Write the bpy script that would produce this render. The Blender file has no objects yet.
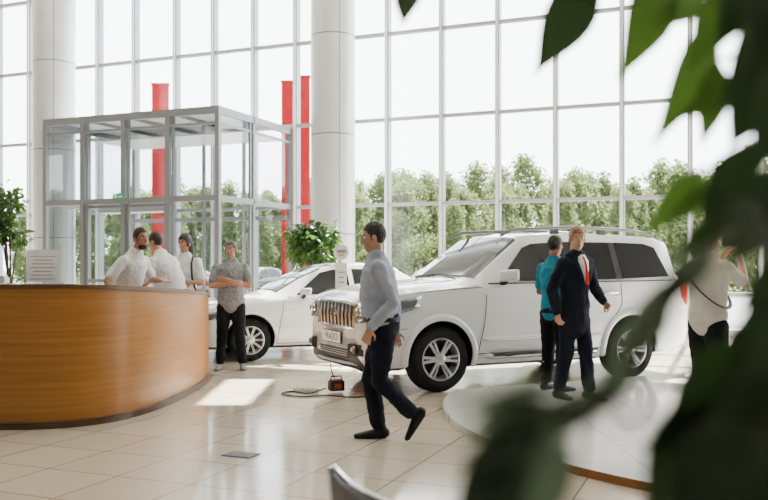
import bpy, math, random
from mathutils import Vector, Matrix
random.seed(7)
C = bpy.context.scene.collection
V = Vector
F = 853.3
CAMZ = 1.45
def PX(px, d): return (px-384)/F*d
def PZ(py, d): return CAMZ-(py-265)*d/F

# ---------------------------------------------------------------- materials
def mat(name, col, rough=.5, metal=0., spec=.5, coat=0., trans=0., emis=None, es=0., sss=0.):
    m = bpy.data.materials.new(name); m.use_nodes = True
    b = m.node_tree.nodes['Principled BSDF']
    b.inputs['Base Color'].default_value = (*col, 1)
    b.inputs['Roughness'].default_value = rough
    b.inputs['Metallic'].default_value = metal
    b.inputs['Specular IOR Level'].default_value = spec
    b.inputs['Coat Weight'].default_value = coat
    b.inputs['Coat Roughness'].default_value = .05
    b.inputs['Transmission Weight'].default_value = trans
    if emis:
        b.inputs['Emission Color'].default_value = (*emis, 1)
        b.inputs['Emission Strength'].default_value = es
    return m
def noisy(m, c1, c2, scale=(5, 5, 5), ns=1., bump=0., detail=4):
    nt = m.node_tree; n = nt.nodes; b = n['Principled BSDF']
    tc = n.new('ShaderNodeTexCoord'); mp = n.new('ShaderNodeMapping'); mp.inputs['Scale'].default_value = scale
    no = n.new('ShaderNodeTexNoise'); no.inputs['Scale'].default_value = ns; no.inputs['Detail'].default_value = detail
    cr = n.new('ShaderNodeValToRGB'); cr.color_ramp.elements[0].position = .3; cr.color_ramp.elements[1].position = .7
    cr.color_ramp.elements[0].color = (*c1, 1); cr.color_ramp.elements[1].color = (*c2, 1)
    nt.links.new(tc.outputs['Object'], mp.inputs[0]); nt.links.new(mp.outputs[0], no.inputs['Vector'])
    nt.links.new(no.outputs['Fac'], cr.inputs[0]); nt.links.new(cr.outputs[0], b.inputs['Base Color'])
    if bump:
        bp = n.new('ShaderNodeBump'); bp.inputs['Strength'].default_value = bump; bp.inputs['Distance'].default_value = .02
        nt.links.new(no.outputs['Fac'], bp.inputs['Height']); nt.links.new(bp.outputs[0], b.inputs['Normal'])
    return m
def leafmat(name, c1, c2, transl=.5, rough=.35, scale=6, k=1.6):
    m = noisy(mat(name, c1, rough), c1, c2, (scale,)*3)
    nt = m.node_tree; n = nt.nodes; b = n['Principled BSDF']; o = n['Material Output']
    t = n.new('ShaderNodeBsdfTranslucent'); t.inputs[0].default_value = (*[min(1, x*k) for x in c2], 1)
    mx = n.new('ShaderNodeMixShader'); mx.inputs[0].default_value = transl
    nt.links.new(b.outputs[0], mx.inputs[1]); nt.links.new(t.outputs[0], mx.inputs[2]); nt.links.new(mx.outputs[0], o.inputs[0])
    return m
def tilemat(name, c1, c2, grout, size, rough, rot=0):
    m = mat(name, c1, rough); nt = m.node_tree; n = nt.nodes; b = n['Principled BSDF']
    tc = n.new('ShaderNodeTexCoord'); mp = n.new('ShaderNodeMapping'); mp.inputs['Rotation'].default_value = (0, 0, rot)
    br = n.new('ShaderNodeTexBrick'); br.offset = 0; br.squash = 1
    br.inputs['Color1'].default_value = (*c1, 1); br.inputs['Color2'].default_value = (*c2, 1); br.inputs['Mortar'].default_value = (*grout, 1)
    br.inputs['Scale'].default_value = 1; br.inputs['Mortar Size'].default_value = .006; br.inputs['Mortar Smooth'].default_value = .1
    br.inputs['Brick Width'].default_value = size; br.inputs['Row Height'].default_value = size
    nt.links.new(tc.outputs['Object'], mp.inputs[0]); nt.links.new(mp.outputs[0], br.inputs[0]); nt.links.new(br.outputs[0], b.inputs['Base Color'])
    no = n.new('ShaderNodeTexNoise'); no.inputs['Scale'].default_value = 1.2
    mr = n.new('ShaderNodeMapRange'); mr.inputs[3].default_value = rough*.7; mr.inputs[4].default_value = rough*1.5
    nt.links.new(tc.outputs['Object'], no.inputs[0]); nt.links.new(no.outputs['Fac'], mr.inputs[0]); nt.links.new(mr.outputs[0], b.inputs['Roughness'])
    return m
def glassmat(name, tint=(.93, .96, .97), refl=.08):
    m = bpy.data.materials.new(name); m.use_nodes = True; nt = m.node_tree; n = nt.nodes
    n.remove(n['Principled BSDF']); o = n['Material Output']
    t = n.new('ShaderNodeBsdfTransparent'); t.inputs[0].default_value = (*tint, 1)
    g = n.new('ShaderNodeBsdfGlossy'); g.inputs['Roughness'].default_value = .03
    mx = n.new('ShaderNodeMixShader'); mx.inputs[0].default_value = refl
    nt.links.new(t.outputs[0], mx.inputs[1]); nt.links.new(g.outputs[0], mx.inputs[2]); nt.links.new(mx.outputs[0], o.inputs[0])
    return m

M = {}
M['floor'] = tilemat('beige_floor_tile', (.50, .43, .335), (.54, .47, .37), (.20, .16, .115), .6, .11)
M['plat'] = tilemat('white_platform_tile', (.72, .71, .69), (.75, .74, .72), (.5, .49, .47), .6, .07)
M['alu'] = mat('grey_aluminium', (.30, .31, .33), .4, .3)
M['aluD'] = mat('dark_grey_aluminium', (.22, .23, .245), .35, .3)
M['rail'] = mat('roof_rail_grey', (.12, .125, .13), .35, .4)
M['aluL'] = mat('light_aluminium', (.6, .62, .64), .35, .3)
M['glass'] = glassmat('window_glass', (.95, .97, .97), .04)
M['glass2'] = glassmat('vestibule_glass', (.76, .81, .82), .14)
M['col'] = noisy(mat('column_metal_cladding', (.6, .6, .62), .38, .45), (.60, .61, .63), (.66, .67, .69), (1, 1, 1), 2)
M['ceil'] = noisy(mat('ceiling_paint', (.7, .7, .7), .9), (.60, .60, .60), (.64, .64, .64))
M['wall'] = noisy(mat('wall_paint', (.4, .4, .4), .9), (.27, .27, .28), (.32, .32, .32))
M['red'] = noisy(mat('red_panel', (.35, .005, .01), .5, spec=.2), (.30, .003, .008), (.36, .006, .012))
M['wood'] = noisy(mat('desk_wood', (.3, .12, .03), .32, spec=.4), (.31, .125, .022), (.40, .175, .034), (.5, .5, 14), 2.2, .01, 6)
M['woodtop'] = noisy(mat('desk_top_wood', (.3, .15, .05), .4), (.10, .042, .012), (.14, .062, .018), (1, 1, 14), 2)
M['woodk'] = noisy(mat('dark_base_wood', (.08, .035, .012), .3), (.05, .022, .008), (.08, .035, .012), (1, 1, 10), 2)
M['woodd'] = noisy(mat('plinth_wood', (.3, .12, .03), .4), (.22, .08, .016), (.30, .115, .022), (1, 1, 10), 2)
M['white'] = noisy(mat('white_paint', (.80, .81, .81), .2, coat=1.), (.78, .79, .79), (.80, .81, .81), (1, 1, 1))
M['silver'] = mat('silver_paint', (.45, .47, .5), .3, .6)
M['cdark'] = mat('dark_car_paint', (.02, .025, .035), .25, coat=1)
M['cred'] = mat('dark_red_car_paint', (.18, .01, .01), .25, coat=1)
M['black'] = noisy(mat('black_plastic', (.015, .015, .016), .5), (.012, .012, .013), (.022, .022, .022), (9, 9, 9))
M['tyre'] = noisy(mat('tyre_rubber', (.02, .02, .02), .8, spec=.3), (.008, .008, .008), (.014, .014, .014), (20, 20, 20))
M['chrome'] = mat('chrome', (.70, .71, .73), .15, 1)
M['rim'] = mat('alloy_rim', (.62, .63, .65), .28, .8)
M['cglass'] = mat('dark_car_glass', (.010, .012, .013), .04, 0, .5)
M['wshield'] = mat('windshield_glass', (.06, .07, .07), .05, 0, .7)
M['lamp'] = mat('headlight_lens', (.16, .18, .20), .06, .5, .8, 1)
M['redlamp'] = mat('red_lens', (.5, .02, .02), .15)
M['orange'] = mat('orange_case', (.45, .06, .015), .4)
M['seam'] = mat('panel_gap', (.025, .025, .03), .6)
M['paper'] = mat('paper_white', (.8, .8, .8), .6)
M['grayink'] = mat('grey_ink', (.12, .12, .13), .7)
M['redink'] = mat('red_ink', (.6, .03, .03), .6)
M['green'] = mat('green_sign', (.02, .35, .14), .5)
M['acryl'] = glassmat('acrylic', (.9, .92, .93), .12)
M['asphalt'] = noisy(mat('asphalt', (.12, .12, .12), .9), (.12, .12, .125), (.16, .16, .16), (1, 1, 1), 3)
M['grass'] = noisy(mat('grass', (.05, .08, .02), .95), (.05, .08, .02), (.09, .12, .035), (1, 1, 1), 1.5)
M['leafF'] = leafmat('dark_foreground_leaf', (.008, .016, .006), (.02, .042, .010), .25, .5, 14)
M['leafF2'] = leafmat('painted_backlit_foreground_leaf', (.015, .032, .008), (.042, .085, .012), .5, .4, 14, 2.0)  # brighter copy of the leaf, glow of window backlight painted into its green
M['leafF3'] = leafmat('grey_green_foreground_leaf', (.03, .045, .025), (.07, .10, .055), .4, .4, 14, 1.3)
M['leafP'] = leafmat('green_plant_leaf', (.02, .05, .01), (.05, .11, .02), .4)
M['leafT'] = leafmat('birch_leaf', (.06, .085, .028), (.11, .14, .05), .35, .8, .6)
M['leafC'] = leafmat('conifer_leaf', (.035, .055, .025), (.06, .09, .04), .2, .8, .6)
M['bark'] = noisy(mat('birch_bark', (.4, .4, .37), .9), (.15, .14, .12), (.4, .39, .36), (3, 3, 3), 2)
M['barkd'] = noisy(mat('brown_bark', (.06, .04, .025), .9), (.04, .025, .015), (.09, .06, .04), (9, 9, 20), 2, .3)
M['pot'] = noisy(mat('ceramic_pot', (.6, .58, .54), .4), (.55, .53, .5), (.65, .63, .6), (3, 3, 3))
M['soil'] = noisy(mat('soil', (.05, .035, .02), .95), (.03, .02, .01), (.08, .05, .03), (30, 30, 30))
def skin(n, c): return noisy(mat(n, c, .5), tuple(x*.93 for x in c), tuple(min(1, x*1.05) for x in c), (12, 12, 12))
M['skin'] = skin('skin_fair', (.48, .25, .16)); M['skin2'] = skin('skin_tan', (.36, .17, .10))
def cloth(n, c, k=.9): return noisy(mat(n, c, .85, spec=.2), tuple(x*k for x in c), c, (14, 14, 14), 1, .25)
M['c_white'] = cloth('white_cotton', (.74, .74, .75), .95); M['c_blue'] = cloth('pale_blue_cotton', (.36, .40, .48))
M['c_navy'] = cloth('navy_wool', (.007, .009, .019)); M['c_black'] = cloth('black_cotton', (.006, .006, .008))
M['c_grey'] = noisy(mat('patterned_grey_cotton', (.3, .3, .3), .85), (.12, .13, .15), (.30, .30, .31), (60, 60, 30), 1, .1)
M['c_teal'] = cloth('teal_cotton', (.015, .20, .30)); M['c_cream'] = cloth('cream_cotton', (.55, .52, .44))
M['c_red'] = cloth('red_silk', (.50, .01, .012)); M['hairD'] = noisy(mat('dark_hair', (.015, .01, .008), .6), (.008, .006, .005), (.035, .022, .015), (60, 60, 25), 1, .8)
M['hairB'] = noisy(mat('reddish_blond_hair', (.2, .12, .05), .6), (.20, .09, .03), (.36, .18, .07), (60, 60, 25), 1, .8)
M['hairG'] = noisy(mat('grey_hair', (.1, .09, .08), .6), (.04, .035, .03), (.11, .10, .09), (60, 60, 25), 1, .8)
M['shoeB'] = mat('black_leather', (.004, .004, .004), .5, spec=.3); M['shoeW'] = cloth('grey_sneaker', (.3, .29, .28))
M['eyew'] = mat('eye_white', (.6, .58, .56), .2); M['iris'] = mat('iris_dark', (.03, .02, .015), .1); M['lips'] = mat('lips', (.3, .1, .08), .5)

# ---------------------------------------------------------------- geometry accumulator
class G:
    def __init__(s): s.v = []; s.f = []; s.m = []
    def add(s, vs, fs, mi=0, X=None):
        o = len(s.v)
        s.v += [(X @ V(p)) if X is not None else V(p) for p in vs]
        s.f += [tuple(i+o for i in f) for f in fs]; s.m += [mi]*len(fs)
        return s
    def box(s, c, d, mi=0, X=None, rz=0):
        x, y, z = [k/2 for k in d]; R = Matrix.Rotation(rz, 3, 'Z')
        vs = [V(c)+R @ V((a*x, b*y, e*z)) for a in (-1, 1) for b in (-1, 1) for e in (-1, 1)]
        return s.add(vs, [(0, 1, 3, 2), (4, 6, 7, 5), (0, 4, 5, 1), (2, 3, 7, 6), (0, 2, 6, 4), (1, 5, 7, 3)], mi, X)
    def beam(s, a, b, w, h, mi=0):
        a = V(a); b = V(b); t = (b-a).normalized()
        r = V((0, 0, 1)) if abs(t.z) < .9 else V((0, 1, 0))
        sd = t.cross(r).normalized()*w/2; up = sd.cross(t).normalized()*h/2
        vs = [p+i*sd+j*up for p in (a, b) for i, j in ((-1, -1), (1, -1), (1, 1), (-1, 1))]
        return s.add(vs, [(3, 2, 1, 0), (4, 5, 6, 7), (0, 1, 5, 4), (1, 2, 6, 5), (2, 3, 7, 6), (3, 0, 4, 7)], mi)
    def tube(s, pts, rad, side=None, n=14, cap=True, mi=0, X=None):
        pts = [V(p) for p in pts]; rad = [(r, r) if not isinstance(r, (tuple, list)) else r for r in rad]
        T = []
        for i in range(len(pts)):
            a = pts[max(0, i-1)]; b = pts[min(len(pts)-1, i+1)]; T.append((b-a).normalized())
        P = []; 
        if cap:
            for k, q in ((1., .02), (.85, .53), (.5, .87)): P.append((pts[0]-T[0]*min(rad[0])*k, (rad[0][0]*q, rad[0][1]*q), T[0]))
        for p, r, t in zip(pts, rad, T): P.append((p, r, t))
        if cap:
            for k, q in ((.5, .87), (.85, .53), (1., .02)): P.append((pts[-1]+T[-1]*min(rad[-1])*k, (rad[-1][0]*q, rad[-1][1]*q), T[-1]))
        ref = V(side) if side is not None else None; vs = []; fs = []
        if ref is None:
            t = T[0]; ref = V((0, 0, 1)).cross(t)
            if ref.length < .1: ref = V((0, 1, 0))
        for p, r, t in P:
            sd = (ref-t*ref.dot(t)).normalized(); up = t.cross(sd); ref = sd if side is None else ref
            for k in range(n):
                a = 2*math.pi*k/n; vs.append(p+sd*math.cos(a)*r[0]+up*math.sin(a)*r[1])
        L = len(P)
        for i in range(L-1):
            for k in range(n):
                k2 = (k+1) % n; fs.append((i*n+k, i*n+k2, (i+1)*n+k2, (i+1)*n+k))
        fs.append(tuple(range(n-1, -1, -1))); fs.append(tuple((L-1)*n+k for k in range(n)))
        return s.add(vs, fs, mi, X)
    def ell(s, c, r, mi=0, X=None, nu=16, nv=10):
        vs = [V((0, 0, -1))]; fs = []
        for j in range(1, nv):
            ph = -math.pi/2+math.pi*j/nv
            for i in range(nu):
                a = 2*math.pi*i/nu; vs.append(V((math.cos(ph)*math.cos(a), math.cos(ph)*math.sin(a), math.sin(ph))))
        vs.append(V((0, 0, 1)))
        for i in range(nu): fs.append((0, 1+(i+1) % nu, 1+i))
        for j in range(nv-2):
            for i in range(nu):
                a = 1+j*nu; fs.append((a+i, a+(i+1) % nu, a+nu+(i+1) % nu, a+nu+i))
        t = len(vs)-1; a = 1+(nv-2)*nu
        for i in range(nu): fs.append((a+i, a+(i+1) % nu, t))
        r = (r,)*3 if not isinstance(r, (tuple, list)) else r
        vs = [V((p.x*r[0]+c[0], p.y*r[1]+c[1], p.z*r[2]+c[2])) for p in vs]
        return s.add(vs, fs, mi, X)
    def lathe(s, prof, n=32, axis='Z', mi=0, X=None, close=False):
        vs = []; fs = []; m = len(prof)
        for k in range(n):
            a = 2*math.pi*k/n
            for r, h in prof:
                if axis == 'Z': vs.append(V((r*math.cos(a), r*math.sin(a), h)))
                else: vs.append(V((r*math.cos(a), h, r*math.sin(a))))
        for k in range(n):
            k2 = (k+1) % n
            for j in range(m if close else m-1):
                j2 = (j+1) % m; fs.append((k*m+j, k*m+j2, k2*m+j2, k2*m+j))
        return s.add(vs, fs, mi, X)
    def obj(s, name, mats, parent=None, smooth=True, loc=None, rz=0, sharp=40, bevel=0, remesh=0, smoothit=0, disp=0, sub=0, label=None):
        me = bpy.data.meshes.new(name); me.from_pydata([tuple(p) for p in s.v], [], s.f); 
        mats = mats if isinstance(mats, list) else [mats]
        for k in mats: me.materials.append(M[k] if isinstance(k, str) else k)
        me.polygons.foreach_set('material_index', s.m); me.validate(); me.update()
        o = bpy.data.objects.new(name, me); C.objects.link(o)
        if parent: o.parent = parent
        if loc is not None: o.location = loc
        o.rotation_euler[2] = rz
        if remesh:
            r = o.modifiers.new('r', 'REMESH'); r.mode = 'VOXEL'; r.voxel_size = remesh; r.use_smooth_shade = True
            if smoothit: q = o.modifiers.new('s', 'SMOOTH'); q.iterations = smoothit; q.factor = .5
            if disp:
                t = bpy.data.textures.new('folds', 'CLOUDS'); t.noise_scale = .085; q = o.modifiers.new('d', 'DISPLACE'); q.texture = t; q.strength = disp; q.mid_level = .5
            bake(o)
        if sub: q = o.modifiers.new('sub', 'SUBSURF'); q.levels = sub; q.render_levels = sub
        if bevel: q = o.modifiers.new('b', 'BEVEL'); q.width = bevel; q.segments = 3; q.limit_method = 'ANGLE'
        if smooth:
            o.data.shade_smooth()
            if not remesh:
                try: o.data.set_sharp_from_angle(angle=math.radians(sharp))
                except Exception: pass
        if label: o['label'] = label
        return o
def bake(o):
    bpy.context.view_layer.update()
    dg = bpy.context.evaluated_depsgraph_get()
    me = bpy.data.meshes.new_from_object(o.evaluated_get(dg)); old = o.data; nm = old.name
    mats = [m for m in old.materials]
    o.modifiers.clear(); o.data = me
    if len(me.materials) == 0:
        for m in mats: me.materials.append(m)
    bpy.data.meshes.remove(old); me.name = nm
def empty(name, loc, rz=0, scale=1):
    e = bpy.data.objects.new(name, None); e.location = loc; e.rotation_euler[2] = rz; e.scale = (scale,)*3
    e.empty_display_size = .1; C.objects.link(e); return e
def tag(o, label, cat, group=None):
    o['label'] = label; o['category'] = cat
    if group: o['group'] = group
def struct(o, label=None):
    o['kind'] = 'structure'
    if label: o['label'] = label

# ---------------------------------------------------------------- camera
cam = bpy.data.cameras.new('camera'); co = bpy.data.objects.new('camera', cam); C.objects.link(co)
co.location = (0, 0, CAMZ); co.rotation_euler = (math.pi/2, 0, 0)
cam.sensor_width = 36; cam.lens = F*36/768; cam.shift_y = 15/768; cam.clip_end = 400
cam.dof.use_dof = True; cam.dof.focus_distance = 9.; cam.dof.aperture_fstop = 2.8
bpy.context.scene.camera = co

# ---------------------------------------------------------------- world / lights
w = bpy.data.worlds.new('world'); bpy.context.scene.world = w; w.use_nodes = True
bg = w.node_tree.nodes['Background']; bg.inputs[0].default_value = (.95, .98, 1, 1); bg.inputs[1].default_value = 10.5
RZ = math.radians(-22); U = V((math.cos(RZ), math.sin(RZ), 0)); VV = V((-math.sin(RZ), math.cos(RZ), 0)); W0 = V((0, 20, 0))
def R(t, n, z=0): return W0+U*t-VV*n+V((0, 0, z))
CEIL = 9.5; EL = math.radians(50)
sun = bpy.data.lights.new('sun', 'SUN'); sun.energy = 66; sun.angle = .009; sun.color = (1, .96, .88)
so = bpy.data.objects.new('sun', sun); C.objects.link(so)
sdir = -(VV*math.cos(EL)+V((0, 0, math.sin(EL)))); so.rotation_euler = sdir.to_track_quat('-Z', 'Y').to_euler(); so.location = (0, 30, 30)
for i, (t, n) in enumerate(((-6, 8), (3, 8), (-4, 15), (4, 15))):
    a = bpy.data.lights.new('added_fill_light', 'AREA'); a.shape = 'RECTANGLE'; a.size = 5; a.size_y = 3; a.energy = 120; a.color = (1, .94, .84)  # fill lights added out of view below the ceiling to brighten the room
    ao = bpy.data.objects.new('added_fill_light', a); C.objects.link(ao); ao.location = R(t, n, CEIL-.15); ao.rotation_euler[2] = RZ

# ---------------------------------------------------------------- shell
g = G(); g.add([(-22, 0, 0), (20, 0, 0), (20, -26, 0), (-22, -26, 0), (-22, 0, -.12), (20, 0, -.12), (20, -26, -.12), (-22, -26, -.12)],
      [(0, 3, 2, 1), (4, 5, 6, 7), (0, 1, 5, 4), (1, 2, 6, 5), (2, 3, 7, 6), (3, 0, 4, 7)])
o = g.obj('floor', 'floor', loc=W0, rz=RZ, smooth=False); struct(o, 'glossy beige square tile floor')
off = VV*(CEIL/math.tan(EL)); hx0, hx1, hy0, hy1 = -1.93+off.x, -1.40+off.x, 8.85+off.y, 10.9+off.y  # unseen roof opening, added so the sun throws a patch on the floor
Hc = [V((hx0, hy0, CEIL)), V((hx1, hy0, CEIL)), V((hx1+.02, hy1, CEIL)), V((hx0-.05, hy1, CEIL))]
Oc = [R(-22, 26, CEIL), R(20, 26, CEIL), R(20, 0, CEIL), R(-22, 0, CEIL)]
g = G(); vs = Oc+Hc; vs += [p+V((0, 0, .1)) for p in vs]; fs = []
for i in range(4):
    j = (i+1) % 4; fs.append((i, 4+i, 4+j, j)); fs.append((8+i, 8+j, 12+j, 12+i)); fs.append((i, j, 8+j, 8+i)); fs.append((4+i, 12+i, 12+j, 4+j))
g.add(vs, fs); o = g.obj('ceiling', 'ceil', smooth=False); struct(o, 'white ceiling with an opening added for the sun patch')
for nm, c_, d_ in (('wall_back', (-1, -25.95, CEIL/2), (42, .2, CEIL)), ('wall_left', (-21.9, -13, CEIL/2), (.2, 26, CEIL)), ('wall_right', (19.9, -13, CEIL/2), (.2, 26, CEIL))):
    g = G(); g.box(c_, d_); o = g.obj(nm, 'wall', loc=W0, rz=RZ, smooth=False); struct(o, 'plain grey showroom wall')

ts = [-21.8, -20.3, -18.8, -17.3, -15.8, -14.3, -13.1, -11.9, -10.7, -9.5, -8.3, -7.1, -5.8, -4.65, -3.48, -2.3, -1.1, .1, 1.43, 2.74, 4.02, 5.41, 6.76, 8.1, 9.45, 10.8, 12.1, 13.4, 14.7, 16, 17.3, 18.6, 19.8]
zt = [.08, .86, 2.86, 4.85, 6.85, 8.85]
for i in range(len(ts)-1):
    a = ts[i]; wd = ts[i+1]-a; g = G()
    g.box((0, 0, CEIL/2), (.10, .20, CEIL)); g.box((0, -.13, CEIL/2), (.05, .06, CEIL), 1)
    for z in zt: g.box((wd/2, 0, z), (wd-.1, .12, .075)); 
    o = g.obj('window_%d' % (i+1), ['alu', 'aluL'], loc=R(a, 0), rz=RZ, smooth=False); struct(o, 'tall grey aluminium curtain wall bay')
    q = G(); 
    for k in range(len(zt)):
        z0 = zt[k]; z1 = zt[k+1] if k+1 < len(zt) else CEIL
        q.add([(.05, .02, z0), (wd-.05, .02, z0), (wd-.05, .02, z1), (.05, .02, z1)], [(0, 1, 2, 3)])
    q.obj('glass', 'glass', parent=o, smooth=False)
g = G(); g.box((0, 0, .08), (28, .22, .16)); o = g.obj('baseboard_back', 'aluL', loc=R(-.5, .14), rz=RZ, smooth=False); struct(o)

for (cx, cy, k) in ((PX(333, 18.2), 18.2, .47), (PX(54, 20.6), 20.6, .49)):
    g = G(); g.lathe([(k+.03, 0), (k+.03, .12), (k, .12), (k, CEIL)], 48)
    for z in (2.1, 4.2, 6.3, 8.4): g.lathe([(k-.01, z-.010), (k+.002, z-.010), (k+.002, z+.010), (k-.01, z+.010)], 48, mi=1)
    for a in (200, 290, 20, 110):
        a = math.radians(a); g.box(((k-.004)*math.cos(a), (k-.004)*math.sin(a), CEIL/2), (.012, .012, CEIL), 1, rz=a)
    o = g.obj('column', ['col', 'rail'], loc=(cx, cy, 0)); o.name = 'column'; tag(o, 'thick round column clad in pale grey metal panels', 'column', 'showroom columns')

g = G(); g.add([(-120, 0, 0), (120, 0, 0), (120, 160, 0), (-120, 160, 0)], [(0, 1, 2, 3)])
o = g.obj('ground', 'asphalt', loc=W0+V((0, 0, -.13)), rz=RZ, smooth=False); struct(o, 'pale asphalt car park outside')
g = G(); g.add([(-120, 0, 0), (120, 0, 0), (120, 110, .6), (-120, 110, .6)], [(0, 1, 2, 3)])
o = g.obj('lawn', 'grass', loc=R(0, -26, -.1), rz=RZ, smooth=False); o['kind'] = 'structure'; o['label'] = 'grass verge beyond the car park'
for px, d, wd, h, dp in ((160.5, 25.5, .50, 6.95, .08), (288.5, 22.6, .36, 6.4, .08), (303.5, 22.9, .34, 6.6, .08)):
    g = G(); g.box((0, 0, h/2), (wd, dp, h)); g.box((0, 0, h+.03), (wd+.04, dp+.04, .06)); g.box((0, 0, .1), (wd+.06, dp+.06, .2), 1)
    o = g.obj('pylon', ['red', 'aluL'], loc=(PX(px, d), d, -.13), rz=0, smooth=False); tag(o, 'flat bright red upright panel outside the glass entrance', 'pylon', 'red entrance pylons')

def card(g, p, s, mi=0, up=None):
    n = V((random.gauss(0, 1), random.gauss(0, 1), random.gauss(0, 1))).normalized(); a = n.orthogonal().normalized(); b = n.cross(a)
    g.add([p-a*s, p-b*s*.7, p+a*s, p+b*s*.7], [(0, 1, 2, 3)], mi)
def treemesh(kind, h):
    tr = G(); fo = G(); 
    tr.tube([(0, 0, 0), (.05, 0, h*.4), (-.05, .03, h*.75), (0, 0, h*.95)], [.14, .11, .07, .02], n=8)
    if kind == 'birch':
        for k in range(26):
            z = h*(.08+.84*k/25+random.uniform(-.02, .02)); rr = max(.1, (1-abs(z/h-.40)*1.4))*h*.14; a = random.uniform(0, 6.28)
            c = V((rr*math.cos(a), rr*math.sin(a), z)); r = h*random.uniform(.09, .12)
            tr.tube([(0, 0, z-h*.06), c*.6+V((0, 0, (z-h*.05)*.4)), c], [.04, .03, .012], n=5)
            for _ in range(210):
                d = V((random.gauss(0, 1), random.gauss(0, 1), random.gauss(0, 1.1))).normalized()*r*random.uniform(.25, 1.05); card(fo, c+d, random.uniform(.10, .20))
    else:
        for _ in range(2800):
            z = random.uniform(.06, 1.)**.8; rr = (1-z)*h*.22*(.6+.4*((z*14) % 1))+.05; a = random.uniform(0, 6.28); rad = rr*math.sqrt(random.uniform(.2, 1))
            card(fo, V((rad*math.cos(a), rad*math.sin(a), z*h)), random.uniform(.1, .18))
    return tr, fo
protos = []
for kind, h in (('birch', 10), ('birch', 9), ('birch', 11), ('pine', 9)):
    tr, fo = treemesh(kind, h); e = empty('tree', (0, 0, 0)); a = tr.obj('trunk', 'bark' if kind == 'birch' else 'barkd', parent=e); b = fo.obj('foliage', 'leafT' if kind == 'birch' else 'leafC', parent=e, smooth=False)
    protos.append((e, [a, b], kind))
used = set()
def place(proto, loc, rz, sc, label, cat, group):
    e, parts, _ = proto
    if id(e) in used:
        e2 = e.copy(); C.objects.link(e2)
        for p in parts:
            q = p.copy(); q.parent = e2; C.objects.link(q)
        e = e2
    else: used.add(id(e))
    e.location = loc; e.rotation_euler[2] = rz; e.scale = (sc,)*3; tag(e, label, cat, group); return e
for row, dist in enumerate((33, 37.5, 42.5, 48, 54)):
    t = -44+(row % 3)*1.3
    while t < 36:
        k = random.choice([0, 1, 2, 0, 1, 2, 0, 3]); p = R(t, -dist-random.uniform(-.3, .3), 0)
        s = random.uniform(.60, .76)*(1+.08*row)
        place(protos[k], p, random.uniform(0, 6), s, 'slim leafy green birch tree beyond the car park' if k < 3 else 'dark green conifer tree beyond the car park', 'tree', 'roadside trees')
        t += random.uniform(3.3, 3.7)+.25*row

# ---------------------------------------------------------------- vestibule
ve = empty('entrance_vestibule', (-3.47, 17.84, 0), RZ); tag(ve, 'glass entrance vestibule with grey aluminium frame and sliding doors', 'vestibule')
Lx, Dy, H = 4.62, 3.2, 4.78
g = G()
xs = [-Lx, -3.55, -2.42, -1.25, -.0]
for x in xs: g.box((x, 0, H/2), (.10, .10, H)); 
for x in (-3.43, -2.30, -1.13): g.box((x, .02, H/2), (.05, .06, H))
for y in (1.4, Dy-.05): g.box((0, y, H/2), (.09, .09, H)); g.box((-Lx, y, H/2), (.09, .09, H))
for x in xs[1:-1]: g.box((x, Dy-.12, H/2), (.07, .07, H))
g.box((0, 1.28, H/2), (.05, .05, H))
for z, hh in ((.05, .1), (2.86, .12), (H-.08, .16)):
    g.box((-Lx/2, 0, z), (Lx, .09, hh)); g.box((0, Dy/2, z), (.09, Dy, hh)); g.box((-Lx, Dy/2, z), (.09, Dy, hh))
g.box((-Lx/2, Dy-.12, 2.6), (Lx, .07, .1))
for x in xs[1:-1]: g.box((x, Dy/2, H-.06), (.06, Dy, .09))
g.box((-Lx/2, 0, H-.35), (Lx, .05, .05)); g.box((0, Dy/2, H-.35), (.05, Dy, .05))
g.obj('frame', 'aluD', parent=ve, smooth=False)
g = G(); 
for z0, z1 in ((.1, 2.81), (2.91, H-.1)):
    for a, b in zip(xs[:-1], xs[1:]): 
        if z0 < 1 and a in (-3.55, -2.42): continue
        g.add([(a+.05, 0, z0), (b-.05, 0, z0), (b-.05, 0, z1), (a+.05, 0, z1)], [(0, 1, 2, 3)])
    for x in (0, -Lx): g.add([(x, .05, z0), (x, Dy, z0), (x, Dy, z1), (x, .05, z1)], [(0, 1, 2, 3)])
g.obj('glass', 'glass2', parent=ve, smooth=False)
g = G(); g.box((-Lx/2, Dy/2, H-.01), (Lx, Dy, .04)); g.box((-Lx/2, Dy*.72, H-.30), (Lx-.2, Dy*.5, .03)); g.obj('roof_panel', 'aluL', parent=ve, smooth=False)
for a in (-3.5, -2.36):
    g = G(); 
    for x in (a+.03, a+1.03): g.box((x, .03, 1.42), (.07, .05, 2.7))
    for z in (.1, 1.1, 2.75): g.box((a+.53, .03, z), (1.0, .04, .07))
    g.box((a+.9 if a < -3 else a+.16, -.03, 1.15), (.03, .05, .5), 1)
    dd = g.obj('door', ['aluD', 'chrome'], parent=ve, smooth=False)
    q = G(); q.add([(a+.06, .03, .1), (a+1, .03, .1), (a+1, .03, 2.72), (a+.06, .03, 2.72)], [(0, 1, 2, 3)]); q.obj('door_glass', 'glass2', parent=dd, smooth=False)
g = G(); g.box((-2.5, -.07, 2.95), (.30, .04, .12)); g.box((-2.57, -.092, 2.95), (.05, .004, .07), 1); g.box((-2.45, -.092, 2.95), (.11, .004, .03), 1); g.obj('exit_sign', ['green', 'paper'], parent=ve, smooth=False, label='small green illuminated exit sign')
g = G(); g.box((-2.36, .35, 2.72), (1.9, .3, .22)); g.obj('air_curtain', 'aluL', parent=ve, bevel=.03)

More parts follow.
